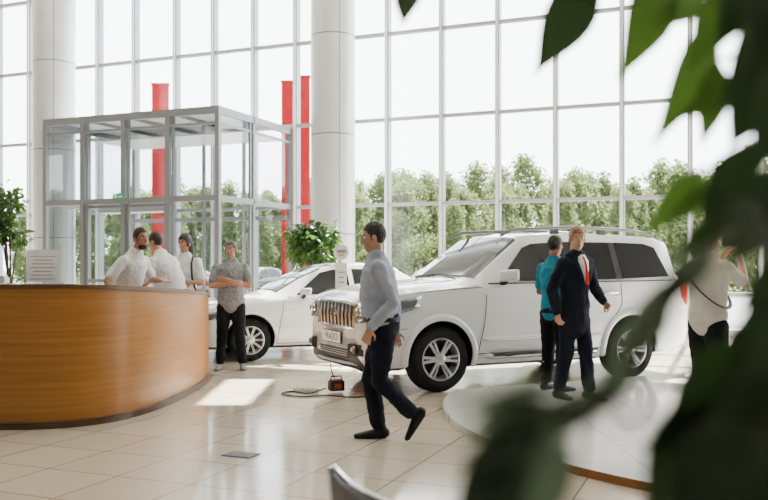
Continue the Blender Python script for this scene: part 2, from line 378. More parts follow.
# ---------------------------------------------------------------- desk
ctrl = [(-6.6, 9.0), (-5.6, 8.2), (-4.7, 7.72), (-3.9, 7.55), (-3.2, 7.53), (-2.78, 7.66), (-2.5, 7.95), (-2.34, 8.4), (-2.24, 9.0), (-2.2, 9.66), (-2.2, 10.3), (-2.26, 11.0)]
def catmull(P, k=8):
    P = [V(p) for p in P]; out = []
    for i in range(len(P)-1):
        a = P[max(0, i-1)]; b = P[i]; c = P[i+1]; d = P[min(len(P)-1, i+2)]
        for j in range(k):
            t = j/k; out.append(.5*((2*b)+(c-a)*t+(2*a-5*b+4*c-d)*t*t+(3*b-a-3*c+d)*t**3))
    out.append(P[-1]); return out
dp = catmull(ctrl)
def offs(P, d):
    out = []
    for i, p in enumerate(P):
        t = (P[min(i+1, len(P)-1)]-P[max(0, i-1)]).normalized(); out.append(p+V((-t.y, t.x))*d)
    return out
dz = lambda p: 1.28-.055*max(0, p.y-7.6)
def ring(g, o1, o2, zb, zt_, mi=0):
    n = len(o1); vs = []
    for a, b in zip(o1, o2): vs += [(a.x, a.y, zb(a)), (a.x, a.y, zt_(a)), (b.x, b.y, zt_(a)), (b.x, b.y, zb(a))]
    fs = [(4*i+j, 4*i+(j+1) % 4, 4*i+4+(j+1) % 4, 4*i+4+j) for i in range(n-1) for j in range(4)]+[(0, 1, 2, 3), (4*n-1, 4*n-2, 4*n-3, 4*n-4)]
    fs = [tuple(reversed(f)) for f in fs]
    g.add(vs, fs, mi)
de = empty('reception_desk', (-4, 9, 0)); tag(de, 'curved reception desk clad in glossy golden-brown wood', 'desk')
sh = lambda g: [setattr(g, 'v', [p-V((-4, 9, 0)) for p in g.v]), g][1]
g = G(); ring(g, dp, offs(dp, .2), lambda p: .06, lambda p: dz(p)-.04); sh(g).obj('desk_front', 'wood', parent=de, sharp=50)
g = G(); ring(g, offs(dp, -.02), offs(dp, .26), lambda p: dz(p)-.04, dz); sh(g).obj('countertop', 'woodtop', parent=de, sharp=50)
g = G(); ring(g, offs(dp, -.04), offs(dp, .22), lambda p: 0, lambda p: .06); sh(g).obj('plinth', 'woodk', parent=de, sharp=50)
g = G(); i2 = offs(dp, .2); i3 = offs(dp, .6); 
sel = [i for i, p in enumerate(dp) if p.x < -2.75]; ring(g, [i2[i] for i in sel], [i3[i] for i in sel], lambda p: .7, lambda p: .74); sh(g).obj('inner_worktop', 'woodtop', parent=de, sharp=50)
def on_desk(x, y): return min(dp, key=lambda p: (p.x-x)**2+(p.y-y)**2)
pp = on_desk(PX(38, 7.7), 7.7); z0 = dz(pp)
e = empty('document_holder', (pp.x, pp.y+.13, z0), math.radians(8)); tag(e, 'clear acrylic holder with white printed sheets on the desk', 'document holder')
g = G(); g.box((0, 0, .006), (.34, .12, .012)); g.beam((0, .03, .01), (0, .09, .30), .32, .006); g.obj('stand', 'acryl', parent=e, smooth=False)
g = G(); g.beam((0, .018, .02), (0, .078, .31), .30, .006)
for k in range(7): g.beam((-.01, .012+.0065*(k+1)*1.1, .04+.034*k), (-.01, .012+.0065*(k+1)*1.1+.002, .048+.034*k), .22-(k % 3)*.03, .002, 1)
g.obj('sheet', ['paper', 'alu'], parent=e, smooth=False)
pp = on_desk(PX(8, 7.6), 7.6)
e = G(); e.box((0, 0, .03), (.18, .14, .05)); e.box((0, 0, .065), (.16, .12, .02), 1); o = e.obj('paper_stack', ['paper', 'aluL'], loc=(pp.x-.12, pp.y+.13, dz(pp)+.001), rz=.1, bevel=.004); tag(o, 'small stack of white paper on the desk', 'paper')

# ---------------------------------------------------------------- platform
pc = V((4.65, 8.25)); pr_ = 4.07; a0 = V((.617, 9.74))+V((.434, -.9))*.28; du = V((.9, .434)).normalized(); nn = V((-du.y, du.x))
pts = [pc+V((math.cos(math.radians(a)), math.sin(math.radians(a))))*pr_ for a in range(150, 330, 3)]
pts = [p for p in pts if (p-a0).dot(nn) < 0]
bq = du.dot(a0-pc); cq = (a0-pc).length_squared-pr_**2; dq = math.sqrt(bq*bq-cq)
pts = [a0+du*(-bq-dq)]+pts+[V((8.6, 6.6)), a0+du*8.5]
hp = .06; n = len(pts); g = G()
g.add([(p.x, p.y, hp) for p in pts], [tuple(range(n))]); 
for i in range(n):
    a_ = pts[i]; b_ = pts[(i+1) % n]
    g.add([(a_.x, a_.y, 0), (b_.x, b_.y, 0), (b_.x, b_.y, hp), (a_.x, a_.y, hp)], [(0, 1, 2, 3)], 1 if a_.y < 6.9 else 0)
o = g.obj('display_platform', ['plat', 'woodd'], smooth=False); tag(o, 'low curved display platform with white tiles and wooden edge', 'platform')

# ---------------------------------------------------------------- cars
def car(name, label, loc, rz, st, axles, wr, hw, spec, paint='white', suv=True):
    E = empty(name, loc, rz); tag(E, label, 'car')
    def S(x):
        x = max(st[0][0], min(st[-1][0], x))
        for a, b in zip(st[:-1], st[1:]):
            if a[0] <= x <= b[0]: break
        t = (x-a[0])/(b[0]-a[0]); q = [a[k]+(b[k]-a[k])*t for k in range(8)]
        _, w_, zb, zs, zbelt, zr, wr_, dr = q
        bw = .94 if suv else .90
        return [(0, zb), (w_*.75, zb), (w_*.95, zb+.05), (w_*.99, zb+.2), (w_, zs-.14), (w_*.985, zs), (w_*(.965 if suv else .955), (zs+zbelt)/2+.02), (w_*bw, zbelt), (wr_, zr-dr), (wr_*.93, zr-dr*.35), (wr_*.6, zr), (0, zr+.012)]
    def yside(x, z):
        P = S(x)
        for a, b in zip(P[2:], P[3:]):
            if a[1] <= z <= b[1] and b[1] > a[1]: return a[0]+(b[0]-a[0])*(z-a[1])/(b[1]-a[1])
        return P[4][0]
    xs_ = []
    for a, b in zip(st[:-1], st[1:]):
        k = max(1, int((b[0]-a[0])/.12)); xs_ += [a[0]+(b[0]-a[0])*j/k for j in range(k)]
    xs_.append(st[-1][0]); g = G(); vs = []; m = 0
    for x in xs_:
        P = S(x); ringp = [(x, -y, z) for y, z in P]+[(x, y, z) for y, z in P[-2:0:-1]]; m = len(ringp); vs += ringp
    fs = [(i*m+j, (i+1)*m+j, (i+1)*m+(j+1) % m, i*m+(j+1) % m) for i in range(len(xs_)-1) for j in range(m)]
    fs += [tuple(range(m)), tuple(reversed([(len(xs_)-1)*m+j for j in range(m)]))]
    g.add(vs, fs); body = g.obj('body', [paint, 'black'], parent=E, smooth=False)
    rc = wr*1.16
    c = G()
    for ax in axles:
        for sg in (-1, 1):
            vs = []; nn_ = 40
            for yy in (.52, 1.3):
                for k in range(nn_): a = 2*math.pi*k/nn_; vs.append((ax+rc*math.cos(a), sg*yy, wr+.02+rc*math.sin(a)))
            ff = [(k, (k+1) % nn_, nn_+(k+1) % nn_, nn_+k) for k in range(nn_)]+[tuple(reversed(range(nn_))), tuple(range(nn_, 2*nn_))]
            if sg > 0: ff = [tuple(reversed(f)) for f in ff]
            c.add(vs, ff)
    cut = c.obj('cutter', 'black', parent=E, smooth=False)
    b = body.modifiers.new('b', 'BOOLEAN'); b.operation = 'DIFFERENCE'; b.object = cut; b.solver = 'EXACT'
    bake(body); bpy.data.objects.remove(cut)
    if len(body.data.materials) < 2: body.data.materials.append(M['black'])
    for p in body.data.polygons:
        p.material_index = 0; ce = p.center
        for ax in axles:
            if math.hypot(ce.x-ax, ce.z-wr-.02) < rc+.004 and abs(ce.y) > .5 and (abs(p.normal.y) < .6 or abs(ce.y) < .6): p.material_index = 1
        if ce.z < S(ce.x)[0][1]+.03: p.material_index = 1
    body.data.shade_smooth(); body.data.set_sharp_from_angle(angle=math.radians(32))
    for ax in axles:
        for sg in (-1, 1):
            g = G(); ps = []
            for k in range(-12, 193, 8):
                a = math.radians(k); x = ax+(rc+.02)*math.cos(a); z = wr+.02+(rc+.02)*math.sin(a)
                if z < S(x)[0][1]+.05: continue
                ps.append((x, sg*(yside(x, z)+.002), z))
            g.tube(ps, [(.045, .032) if suv else (.016, .012)]*len(ps), n=10); g.obj('fender_flare', paint, parent=E)
    def panel(poly, nm, mt, d=.012, par=E, lab=None):
        for sg in (-1, 1):
            g = G(); n = len(poly); P = [V((x, sg*(yside(x, z)+d), z)) for x, z in poly]; Q = [V((p.x, p.y-sg*.03, p.z)) for p in P]
            f = [tuple(range(n)) if sg < 0 else tuple(reversed(range(n)))]+[((i+1) % n, i, n+i, n+(i+1) % n) for i in range(n)]
            g.add(P+Q, f); g.obj(nm, mt, parent=par, smooth=False, label=lab)
    for poly in spec['win']: panel(poly, 'side_window', 'cglass')
    for poly in spec.get('pillars', []): panel(poly, 'door_pillar', 'black', .009)
    for line, r, mt, nm, dd in spec['lines']:
        for sg in (-1, 1):
            P = []
            for a, b in zip(line[:-1], line[1:]):
                k = max(1, int(math.hypot(b[0]-a[0], b[1]-a[1])/.1))
                P += [(a[0]+(b[0]-a[0])*j/k, a[1]+(b[1]-a[1])*j/k) for j in range(k)]
            P.append(line[-1]); g = G(); g.tube([(x, sg*(yside(x, z)+dd), z) for x, z in P], [r]*len(P), n=6); g.obj(nm, mt, parent=E)
    for hx, hz in spec['handles']:
        for sg in (-1, 1):
            g = G(); y = yside(hx, hz); g.tube([(hx-.1, sg*(y+.01), hz), (hx-.07, sg*(y+.04), hz+.005), (hx+.07, sg*(y+.04), hz+.008), (hx+.1, sg*(y+.01), hz+.005)], [.014, .019, .019, .014], n=8); g.obj('door_handle', spec['hmat'], parent=E)
    def topglass(x0, x1, nm, mt, dn):
        g = G(); vs = []; nx = 8
        for i in range(nx+1):
            P = S(x0+(x1-x0)*i/nx)[8:]; row = [(-P[0][0]*.965, P[0][1]+.004)]+[(-y, z) for y, z in P[1:]]+[(y, z) for y, z in P[-2:0:-1]]+[(P[0][0]*.965, P[0][1]+.004)]
            vs += [V((x0+(x1-x0)*i/nx, y, z))+V(dn)*.012 for y, z in row]
        m = len(row); g.add(vs, [(i*m+j, (i+1)*m+j, (i+1)*m+j+1, i*m+j+1) for i in range(nx) for j in range(m-1)]); g.obj(nm, mt, parent=E)
    topglass(*spec['ws'], 'windshield', 'wshield', (-.6, 0, .8)); topglass(*spec['rg'], 'rear_window', 'cglass', (.8, 0, .6))
    mx, mz = spec['mirror']
    for sg in (-1, 1):
        y = yside(mx, mz-.08); hh = .17 if suv else .12; g = G()
        A = V((mx-.02, sg*(y+.04), mz+.02)); B = V((mx+.04, sg*(y+.26), mz+.035))
        g.add([(A.x-.05, A.y, A.z-hh*.40), (A.x+.05, A.y, A.z-hh*.45), (A.x+.05, A.y, A.z+hh*.45), (A.x-.04, A.y, A.z+hh*.40), (B.x-.03, B.y, B.z-hh*.36), (B.x+.04, B.y, B.z-hh*.42), (B.x+.04, B.y, B.z+hh*.42), (B.x-.02, B.y, B.z+hh*.34)],
              [(0, 3, 2, 1), (4, 5, 6, 7), (0, 1, 5, 4), (1, 2, 6, 5), (2, 3, 7, 6), (3, 0, 4, 7)])
        mm = g.obj('side_mirror', spec.get('mirm', paint), parent=E, bevel=.024)
        g = G(); g.tube([(mx, sg*y*.98, mz-.07), (mx, sg*(y+.09), mz-.05)], [.025, .03], n=8); g.obj('mirror_arm', 'black', parent=mm)
        g = G(); g.box((mx+.062, sg*(y+.15), mz+.028), (.006, .17, hh*.7)); g.obj('mirror_glass', 'chrome', parent=mm)
    for ax in axles:
        for sg in (-1, 1):
            g = G(); tw = .12 if suv else .1; rr = wr*spec['rimf']
            g.lathe([(rr, -tw), (rr+.03, -tw-.005), (wr-.05, -tw-.008), (wr-.012, -tw+.02), (wr, -tw+.05), (wr, tw-.05), (wr-.012, tw-.02), (wr-.05, tw+.008), (rr+.03, tw+.005), (rr, tw)], 48, 'Y', close=True)
            wh = g.obj('wheel', 'tyre', parent=E, loc=(ax, sg*(hw-tw+.0), wr))
            g = G(); s_ = sg
            g.lathe([(rr+.004, s_*-.1), (rr+.004, s_*tw), (rr-.012, s_*(tw+.004)), (rr-.03, s_*(tw-.03)), (rr-.035, s_*-.1)], 48, 'Y', close=True)
            g.lathe([(rr-.03, s_*.0), (.02, s_*.01)], 32, 'Y', mi=1); g.lathe([(rr*.62, s_*.02), (.02, s_*.03)], 32, 'Y', mi=1)
            ns = spec['spokes']
            for k in range(ns):
                a = 2*math.pi*k/ns; 
                for da in ((-.13, .13) if suv else (0,)):
                    p0 = V((.05*math.cos(a+da*2), s_*(tw-.035), .05*math.sin(a+da*2))); p1 = V(((rr-.015)*math.cos(a+da), s_*(tw-.018), (rr-.015)*math.sin(a+da)))
                    g.beam(p0, p1, .024 if suv else .032, .03)
            g.lathe([(.07, s_*(tw-.06)), (.068, s_*(tw-.02)), (.045, s_*(tw-.008)), (.001, s_*(tw-.006))], 20, 'Y')
            g.obj('rim', ['rim', 'black', 'silver'], parent=wh)
    return E, S, yside

suvst = [
 (0.00, .66, .42, .58, .62, .64, .56, .02), (.02, .77, .33, .66, .72, .74, .66, .02), (.045, .82, .28, .80, 1.02, 1.05, .70, .02), (.09, .86, .26, .86, 1.06, 1.10, .74, .03),
 (.20, .905, .25, .92, 1.09, 1.145, .76, .03), (.5, .935, .25, .95, 1.13, 1.205, .78, .035), (1.2, .94, .25, .99, 1.19, 1.255, .78, .035), (1.42, .94, .25, 1.0, 1.215, 1.28, .78, .04),
 (1.8, .94, .25, 1.0, 1.225, 1.56, .73, .05), (2.12, .94, .25, 1.0, 1.23, 1.79, .69, .055), (2.3, .94, .25, 1.0, 1.23, 1.84, .69, .06), (2.8, .94, .25, 1.0, 1.23, 1.865, .695, .065), (3.8, .94, .26, 1.0, 1.235, 1.86, .69, .065),
 (4.35, .93, .29, 1.0, 1.24, 1.83, .68, .065), (4.55, .915, .32, .99, 1.23, 1.78, .67, .08), (4.66, .90, .36, .98, 1.20, 1.45, .68, .08), (4.72, .88, .38, .95, 1.14, 1.20, .69, .04), (4.78, .82, .42, .70, .76, .78, .6, .02)]
spec = dict(
 win=[[(1.76, 1.255), (2.64, 1.262), (2.60, 1.73), (2.30, 1.71), (2.17, 1.66)], [(2.72, 1.262), (3.52, 1.27), (3.50, 1.74), (2.70, 1.74)], [(3.62, 1.275), (4.42, 1.30), (4.28, 1.68), (4.1, 1.73), (3.60, 1.74)]],
 pillars=[[(2.63, 1.262), (2.73, 1.262), (2.71, 1.73), (2.59, 1.73)], [(3.51, 1.27), (3.63, 1.27), (3.61, 1.74), (3.49, 1.74)]],
 lines=[([(1.55, 1.1), (1.50, .75), (1.42, .42)], .005, 'seam', 'door_seam', .002), ([(2.68, 1.22), (2.68, .42)], .005, 'seam', 'door_seam', .002), ([(3.58, 1.22), (3.56, .95), (3.35, .7), (3.25, .42)], .005, 'seam', 'door_seam', .002),
        ([(1.42, .42), (3.25, .42)], .005, 'seam', 'door_seam', .002), ([(1.6, 1.232), (4.45, 1.25)], .009, 'black', 'window_trim', .006), ([(1.5, .60), (3.2, .60)], .02, 'white', 'side_moulding', .008), ([(1.52, .578), (3.18, .578)], .006, 'chrome', 'moulding_trim', .016),
        ([(1.3, 1.0), (2.5, 1.05), (4.5, 1.06)], .006, 'white', 'body_crease', .000), ([(.62, 1.135), (1.0, 1.165), (1.5, 1.19)], .005, 'seam', 'hood_seam', .0), ([(.06, .70), (.3, .72), (.5, .74)], .004, 'seam', 'bumper_seam', .0)],
 handles=[(2.5, 1.09), (3.4, 1.10)], hmat='chrome', ws=(1.47, 2.12), rg=(4.55, 4.66), mirror=(1.78, 1.30), mirm='white', rimf=.64, spokes=6)
SO = V((-.593, 10.11, 0)); SR = math.atan2(.434, .9)
suv, S, ys = car('suv', 'white four wheel drive car with roof rails and chrome grille', SO, SR, suvst, (.93, 3.72), .378, .93, spec)
def frontx(y, z):
    for i in range(400):
        x = i*.003; P = S(x)
        if z <= P[-1][1] and z >= P[0][1] and ys(x, z) >= abs(y): return x
    return .3
for sg in (-1, 1):
    g = G(); ps = []
    for k in range(9):
        x = .16+1.2*k/8; P = S(x); ps.append((x, sg*(.40+.10*k/8), P[-2][1]-.004))
    g.tube(ps, [(.035, .016)]*9, side=(0, 1, 0), n=8); g.obj('hood_ridge', 'white', parent=suv)
g = G()
g.box((.045, 0, .88), (.05, 1.0, .30), 1)
for y in (-.44, -.33, -.22, -.11, 0, .11, .22, .33, .44): g.tube([(.018, y, .76), (.012, y, .89), (.03, y, 1.0)], [(.017, .016)]*3, side=(0, 1, 0), n=8)
g.tube([(.04, -.57, 1.01), (.022, -.3, 1.03), (.018, 0, 1.035), (.022, .3, 1.03), (.04, .57, 1.01)], [.03]*5, n=8)
g.tube([(.04, -.52, .735), (.005, 0, .73), (.04, .52, .735)], [.02]*3, n=8)
for sg in (-1, 1): g.tube([(.03, sg*.56, 1.01), (.025, sg*.52, .735)], [.024]*2, n=8)
g.obj('grille', ['chrome', 'black'], parent=suv)
g = G(); g.lathe([(.07, -.012), (.07, .0), (.055, .0), (.055, -.012)], 24, 'Y', X=Matrix.Translation((-.012, 0, .90)) @ Matrix.Rotation(math.pi/2, 4, 'Z') @ Matrix.Diagonal((1.2, 1, .85, 1)), close=True); g.lathe([(.03, -.01), (.03, .0), (.02, .0), (.02, -.01)], 20, 'Y', X=Matrix.Translation((-.014, 0, .91)) @ Matrix.Rotation(math.pi/2, 4, 'Z') @ Matrix.Diagonal((1.9, 1, .8, 1)), close=True); g.obj('emblem', 'chrome', parent=suv)
for sg in (-1, 1):
    g = G(); rows = []
    for iz in range(4):
        row = []; u_ = iz/3
        for k in range(12):
            if k < 6:
                yy = .585+.046*k; zb_ = .82-.02*math.sin(k/5*math.pi); zt_ = 1.0+.012*k; z = zb_+(zt_-zb_)*u_; x = frontx(yy, z)-.012; row.append(V((x, sg*yy, z)))
            else:
                x = row[5].x+.10*(k-5); q_ = (k-5)/6; zb_ = .82+.15*q_; zt_ = 1.055+.045*q_; z = zb_+(zt_-zb_)*u_; row.append(V((x, sg*(ys(x, z)+.012), z)))
        rows.append(row)
    vs = [p for r in rows for p in r]; fs = [(i*12+j, i*12+j+1, i*12+13+j, i*12+12+j) for i in range(3) for j in range(11)]
    g.add(vs, fs); hl = g.obj('headlight', 'lamp', parent=suv)
    md = hl.modifiers.new('s', 'SOLIDIFY'); md.thickness = .03; md.offset = 0
    g = G(); 
    for yy in (.66, .76): g.lathe([(.045, 0), (.035, .01), (.001, .012)], 20, 'Y', X=Matrix.Translation((frontx(yy, .92)-.038, sg*yy, .92)) @ Matrix.Rotation(math.pi/2, 4, 'Z'))
    g.obj('projector_lens', 'chrome', parent=hl)
    g = G(); xx = frontx(.68, .5); g.box((xx-.0, sg*.66, .5), (.06, .24, .13), 1, rz=-sg*.4); g.lathe([(.05, 0), (.04, .02), (.001, .022)], 20, 'Y', X=Matrix.Translation((xx-.045, sg*.66, .5)) @ Matrix.Rotation(math.pi/2, 4, 'Z')); g.obj('fog_light', ['lamp', 'black'], parent=suv)
g = G(); g.box((.02, 0, .44), (.05, .86, .10), 0)
for z in (.415, .44, .465): g.box((-.008, 0, z), (.01, .84, .008), 1)
g.obj('lower_intake', ['black', 'silver'], parent=suv)
g = G(); g.tube([(.26, -.80, .34), (.06, -.66, .33), (0, -.3, .33), (0, .3, .33), (.06, .66, .33), (.26, .80, .34)], [(.03, .02)]*6, n=8); g.obj('bumper_lip', 'silver', parent=suv)
g = G(); g.box((-.03, 0, .61), (.015, .54, .125)); g.box((-.024, 0, .61), (.012, .56, .145), 1); pl = g.obj('number_plate', ['paper', 'black'], parent=suv, smooth=False)
def text(s, size, parent, X, mt, nm='lettering', ext=.001):
    c = bpy.data.curves.new(nm, 'FONT'); c.body = s; c.size = size; c.align_x = 'CENTER'; c.align_y = 'CENTER'; c.extrude = ext
    o = bpy.data.objects.new(nm, c); C.objects.link(o); bpy.context.view_layer.update()
    me = bpy.data.meshes.new_from_object(o.evaluated_get(bpy.context.evaluated_depsgraph_get())); bpy.data.objects.remove(o)
    me.materials.clear(); me.materials.append(M[mt]); me.transform(X); o = bpy.data.objects.new(nm, me); C.objects.link(o); o.parent = parent; return o
FX = Matrix.Rotation(-math.pi/2, 4, 'Z') @ Matrix.Rotation(math.pi/2, 4, 'X')
text('PRADO', .12, pl, Matrix.Translation((-.04, 0, .61)) @ FX, 'grayink')
for sg in (-1, 1):
    g = G(); g.tube([(1.95, sg*.60, 1.81), (2.1, sg*.60, 1.88), (3.0, sg*.605, 1.93), (3.9, sg*.60, 1.91), (4.25, sg*.60, 1.87), (4.4, sg*.60, 1.81)], [.016, .022, .022, .022, .022, .016], n=8)
    for x in (2.75, 3.5): g.box((x, sg*.60, 1.87), (.12, .035, .08))
    g.obj('roof_rail', 'rail', parent=suv)
    g = G(); g.tube([(1.48, sg*.86, .40), (1.6, sg*.96, .385), (3.1, sg*.96, .385), (3.22, sg*.86, .40)], [(.03, .03)]*4, n=10); g.box((2.35, sg*.95, .41), (1.5, .14, .02), 1); g.obj('side_step', ['chrome', 'black'], parent=suv)
    g = G(); g.box((4.66, sg*.84, 1.06), (.14, .10, .30)); g.obj('tail_light', 'redlamp', parent=suv, bevel=.03)
    g = G(); g.tube([(1.36, sg*.5, 1.29), (1.42, sg*.1, 1.32)], [.01, .008], n=6); g.obj('wiper', 'black', parent=suv)

sedst = [
 (0.00, .55, .30, .50, .56, .58, .42, .02), (.05, .70, .22, .58, .66, .68, .52, .02), (.14, .79, .19, .64, .74, .77, .6, .02), (.35, .85, .18, .70, .82, .86, .66, .02), (.8, .88, .18, .76, .89, .94, .68, .02),
 (1.15, .88, .18, .80, .93, .985, .68, .03), (1.3, .88, .18, .81, .945, 1.03, .68, .04), (1.7, .88, .18, .82, .955, 1.26, .63, .05), (2.1, .88, .18, .83, .96, 1.43, .575, .05), (2.4, .88, .18, .83, .965, 1.475, .57, .05), (2.9, .88, .18, .84, .97, 1.48, .57, .05), (3.35, .88, .18, .85, .98, 1.42, .57, .05),
 (3.75, .87, .2, .86, 1.0, 1.20, .62, .04), (4.05, .86, .22, .87, 1.0, 1.06, .68, .03), (4.35, .83, .25, .85, .98, 1.03, .66, .03), (4.5, .78, .28, .8, .93, .97, .6, .03), (4.57, .68, .34, .6, .66, .68, .5, .02)]
spec2 = dict(
 win=[[(1.62, .985), (2.52, 1.0), (2.50, 1.385), (2.25, 1.375), (2.05, 1.33)], [(2.60, 1.0), (3.35, 1.01), (3.3, 1.30), (3.05, 1.375), (2.58, 1.39)], [(3.42, 1.03), (3.68, 1.04), (3.45, 1.2)]],
 lines=[([(1.42, .9), (1.36, .6), (1.30, .26)], .005, 'seam', 'door_seam', .002), ([(2.56, .96), (2.56, .26)], .005, 'seam', 'door_seam', .002), ([(3.42, .96), (3.38, .75), (3.15, .5), (3.1, .26)], .005, 'seam', 'door_seam', .002), ([(1.3, .26), (3.1, .26)], .005, 'seam', 'door_seam', .002),
        ([(1.5, .965), (3.7, 1.01)], .007, 'chrome', 'window_trim', .006), ([(1.45, .78), (3.9, .83)], .005, 'white', 'body_crease', .002)],
 handles=[(2.38, .85), (3.2, .87)], hmat='white', ws=(1.34, 2.08), rg=(3.4, 3.9), mirror=(1.72, 1.02), rimf=.66, spokes=10)
def sedan(name, label, loc, rz, paint='white'):
    E, S2, y2 = car(name, label, loc, rz, sedst, (.9, 3.55), .32, .86, spec2, paint, False)
    for sg in (-1, 1):
        g = G(); ps = [(.13, sg*.66, .63), (.2, sg*.77, .66), (.34, sg*.845, .70), (.52, sg*.87, .74)]; g.tube(ps, [(.05, .03), (.06, .035), (.055, .03), (.02, .015)], n=10, side=(0, 0, 1)); g.obj('headlight', 'lamp', parent=E)
        g = G(); g.box((4.42, sg*.74, .82), (.18, .18, .16)); g.obj('tail_light', 'redlamp', parent=E, bevel=.03)
    g = G(); g.box((.03, 0, .36), (.08, .9, .13)); 
    for z in (.56, .60): g.tube([(.06, -.55, z), (.015, 0, z-.005), (.06, .55, z)], [.014]*3, n=6, mi=1)
    g.obj('grille', ['black', 'chrome'], parent=E)
    g = G(); g.box((-.015, 0, .44), (.012, .52, .11)); g.obj('number_plate', 'paper', parent=E, smooth=False)
    return E
ang = math.radians(21); cd, sd = math.cos(ang), math.sin(ang)
o2 = V((-2.02, 12.85, 0))-V((cd, sd, 0))*.9+V((-sd, cd, 0))*.80
sed = sedan('sedan', 'white compact sedan car parked on the tiled floor', o2, ang)
def copy_car(src, loc, rz, mt, label):
    e = src.copy(); C.objects.link(e); e.location = loc; e.rotation_euler[2] = rz; e['label'] = label; e['group'] = 'cars parked outside'
    for c in list(src.children):
        q = c.copy(); q.parent = e; C.objects.link(q)
        for s_ in q.material_slots:
            if s_.material and s_.material.name == 'white_paint': s_.link = 'OBJECT'; s_.material = M[mt]
        for cc in list(c.children):
            r = cc.copy(); r.parent = q; C.objects.link(r)
for t, n, mt, lb in ((-17, -13, 'cred', 'dark red car parked outside'), (-13.5, -14, 'cdark', 'dark car parked outside'), (-9.5, -14, 'silver', 'silver car parked outside'), (-5, -15, 'cdark', 'dark car parked outside')):
    copy_car(sed, R(t, n, -.13), RZ+math.radians(80), mt, lb)

# ---------------------------------------------------------------- plants
def leaf(g, base, tip, wd, nrm=None, mi=0, fold=.25, droop=.12):
    base = V(base); tip = V(tip); ax = tip-base; L = ax.length; a = ax/L
    nrm = V(nrm) if nrm is not None else V((random.gauss(0, 1), random.gauss(0, 1), random.gauss(0, 1)))
    sd = a.cross(nrm)
    if sd.length < .05: sd = a.orthogonal()
    sd.normalize(); up = sd.cross(a); K = 10; prof = [.03, .42, .78, .97, 1., .9, .7, .44, .18, .01]; vs = []
    for i in range(K):
        t = i/(K-1); c = base+ax*t+up*math.sin(t*math.pi)*L*droop; h = wd/2*prof[i]
        vs += [c-sd*h+up*h*fold, c, c+sd*h+up*h*fold]
    g.add(vs, [(3*i+j, 3*i+j+1, 3*i+4+j, 3*i+3+j) for i in range(K-1) for j in (0, 1)], mi)
def potplant(name, label, loc, centers, nleaf, ls, ph=.5, pr=.28, mt='leafP', trunk=None):
    E = empty(name, loc); tag(E, label, 'plant')
    g = G(); g.lathe([(.001, .0), (pr*.7, 0), (pr, ph*.95), (pr*1.06, ph), (pr*.96, ph), (pr*.92, ph*.9)], 32); g.obj('pot', 'pot', parent=E)
    g = G(); g.lathe([(pr*.93, ph*.9), (.001, ph*.93)], 24); g.obj('soil', 'soil', parent=E)
    g = G(); f = G()
    for c, r in centers:
        c = V(c); base = V((random.uniform(-.05, .05), random.uniform(-.05, .05), ph*.9)); mid = V((c.x*.3, c.y*.3, (base.z+c.z)*.55))
        g.tube([base, mid, c], [.018, .012, .007], n=7)
        for _ in range(nleaf):
            d = V((random.gauss(0, 1), random.gauss(0, 1), random.gauss(0, 1))).normalized()*random.uniform(.35, 1); p = c+V((d.x*r[0], d.y*r[0], d.z*r[1]))
            q = p+(d*.6+V((0, 0, -.35))+V((random.uniform(-.5, .5), random.uniform(-.5, .5), 0))).normalized()*ls*random.uniform(.7, 1.2); leaf(f, p, q, ls*.42)
    g.obj('stem', 'barkd', parent=E); f.obj('foliage', mt, parent=E)
    return E
d = 16.3
potplant('potted_bush', 'round leafy green bush in a tall pale pot', (PX(311, d), d, 0), [((random.uniform(-.36, .36), random.uniform(-.3, .3), random.uniform(1.6, 2.1)), (.24, .24)) for _ in range(18)], 80, .17, 1.0, .3)
potplant('potted_plant', 'tall leafy ficus in a pale pot behind the desk', (PX(10, 12.5), 12.5, 0), [((random.uniform(-.22, .16), random.uniform(-.2, .2), 1.85+.085*i), (.18, .13)) for i in range(9)], 55, .13, .5, .26)
potplant('potted_shrub', 'small green shrub near the entrance doors', (PX(66, 22.0), 16.7, 0), [((random.uniform(-.2, .2), random.uniform(-.2, .2), random.uniform(1.75, 2.0)), (.2, .16)) for _ in range(5)], 50, .12, 1.2, .22)

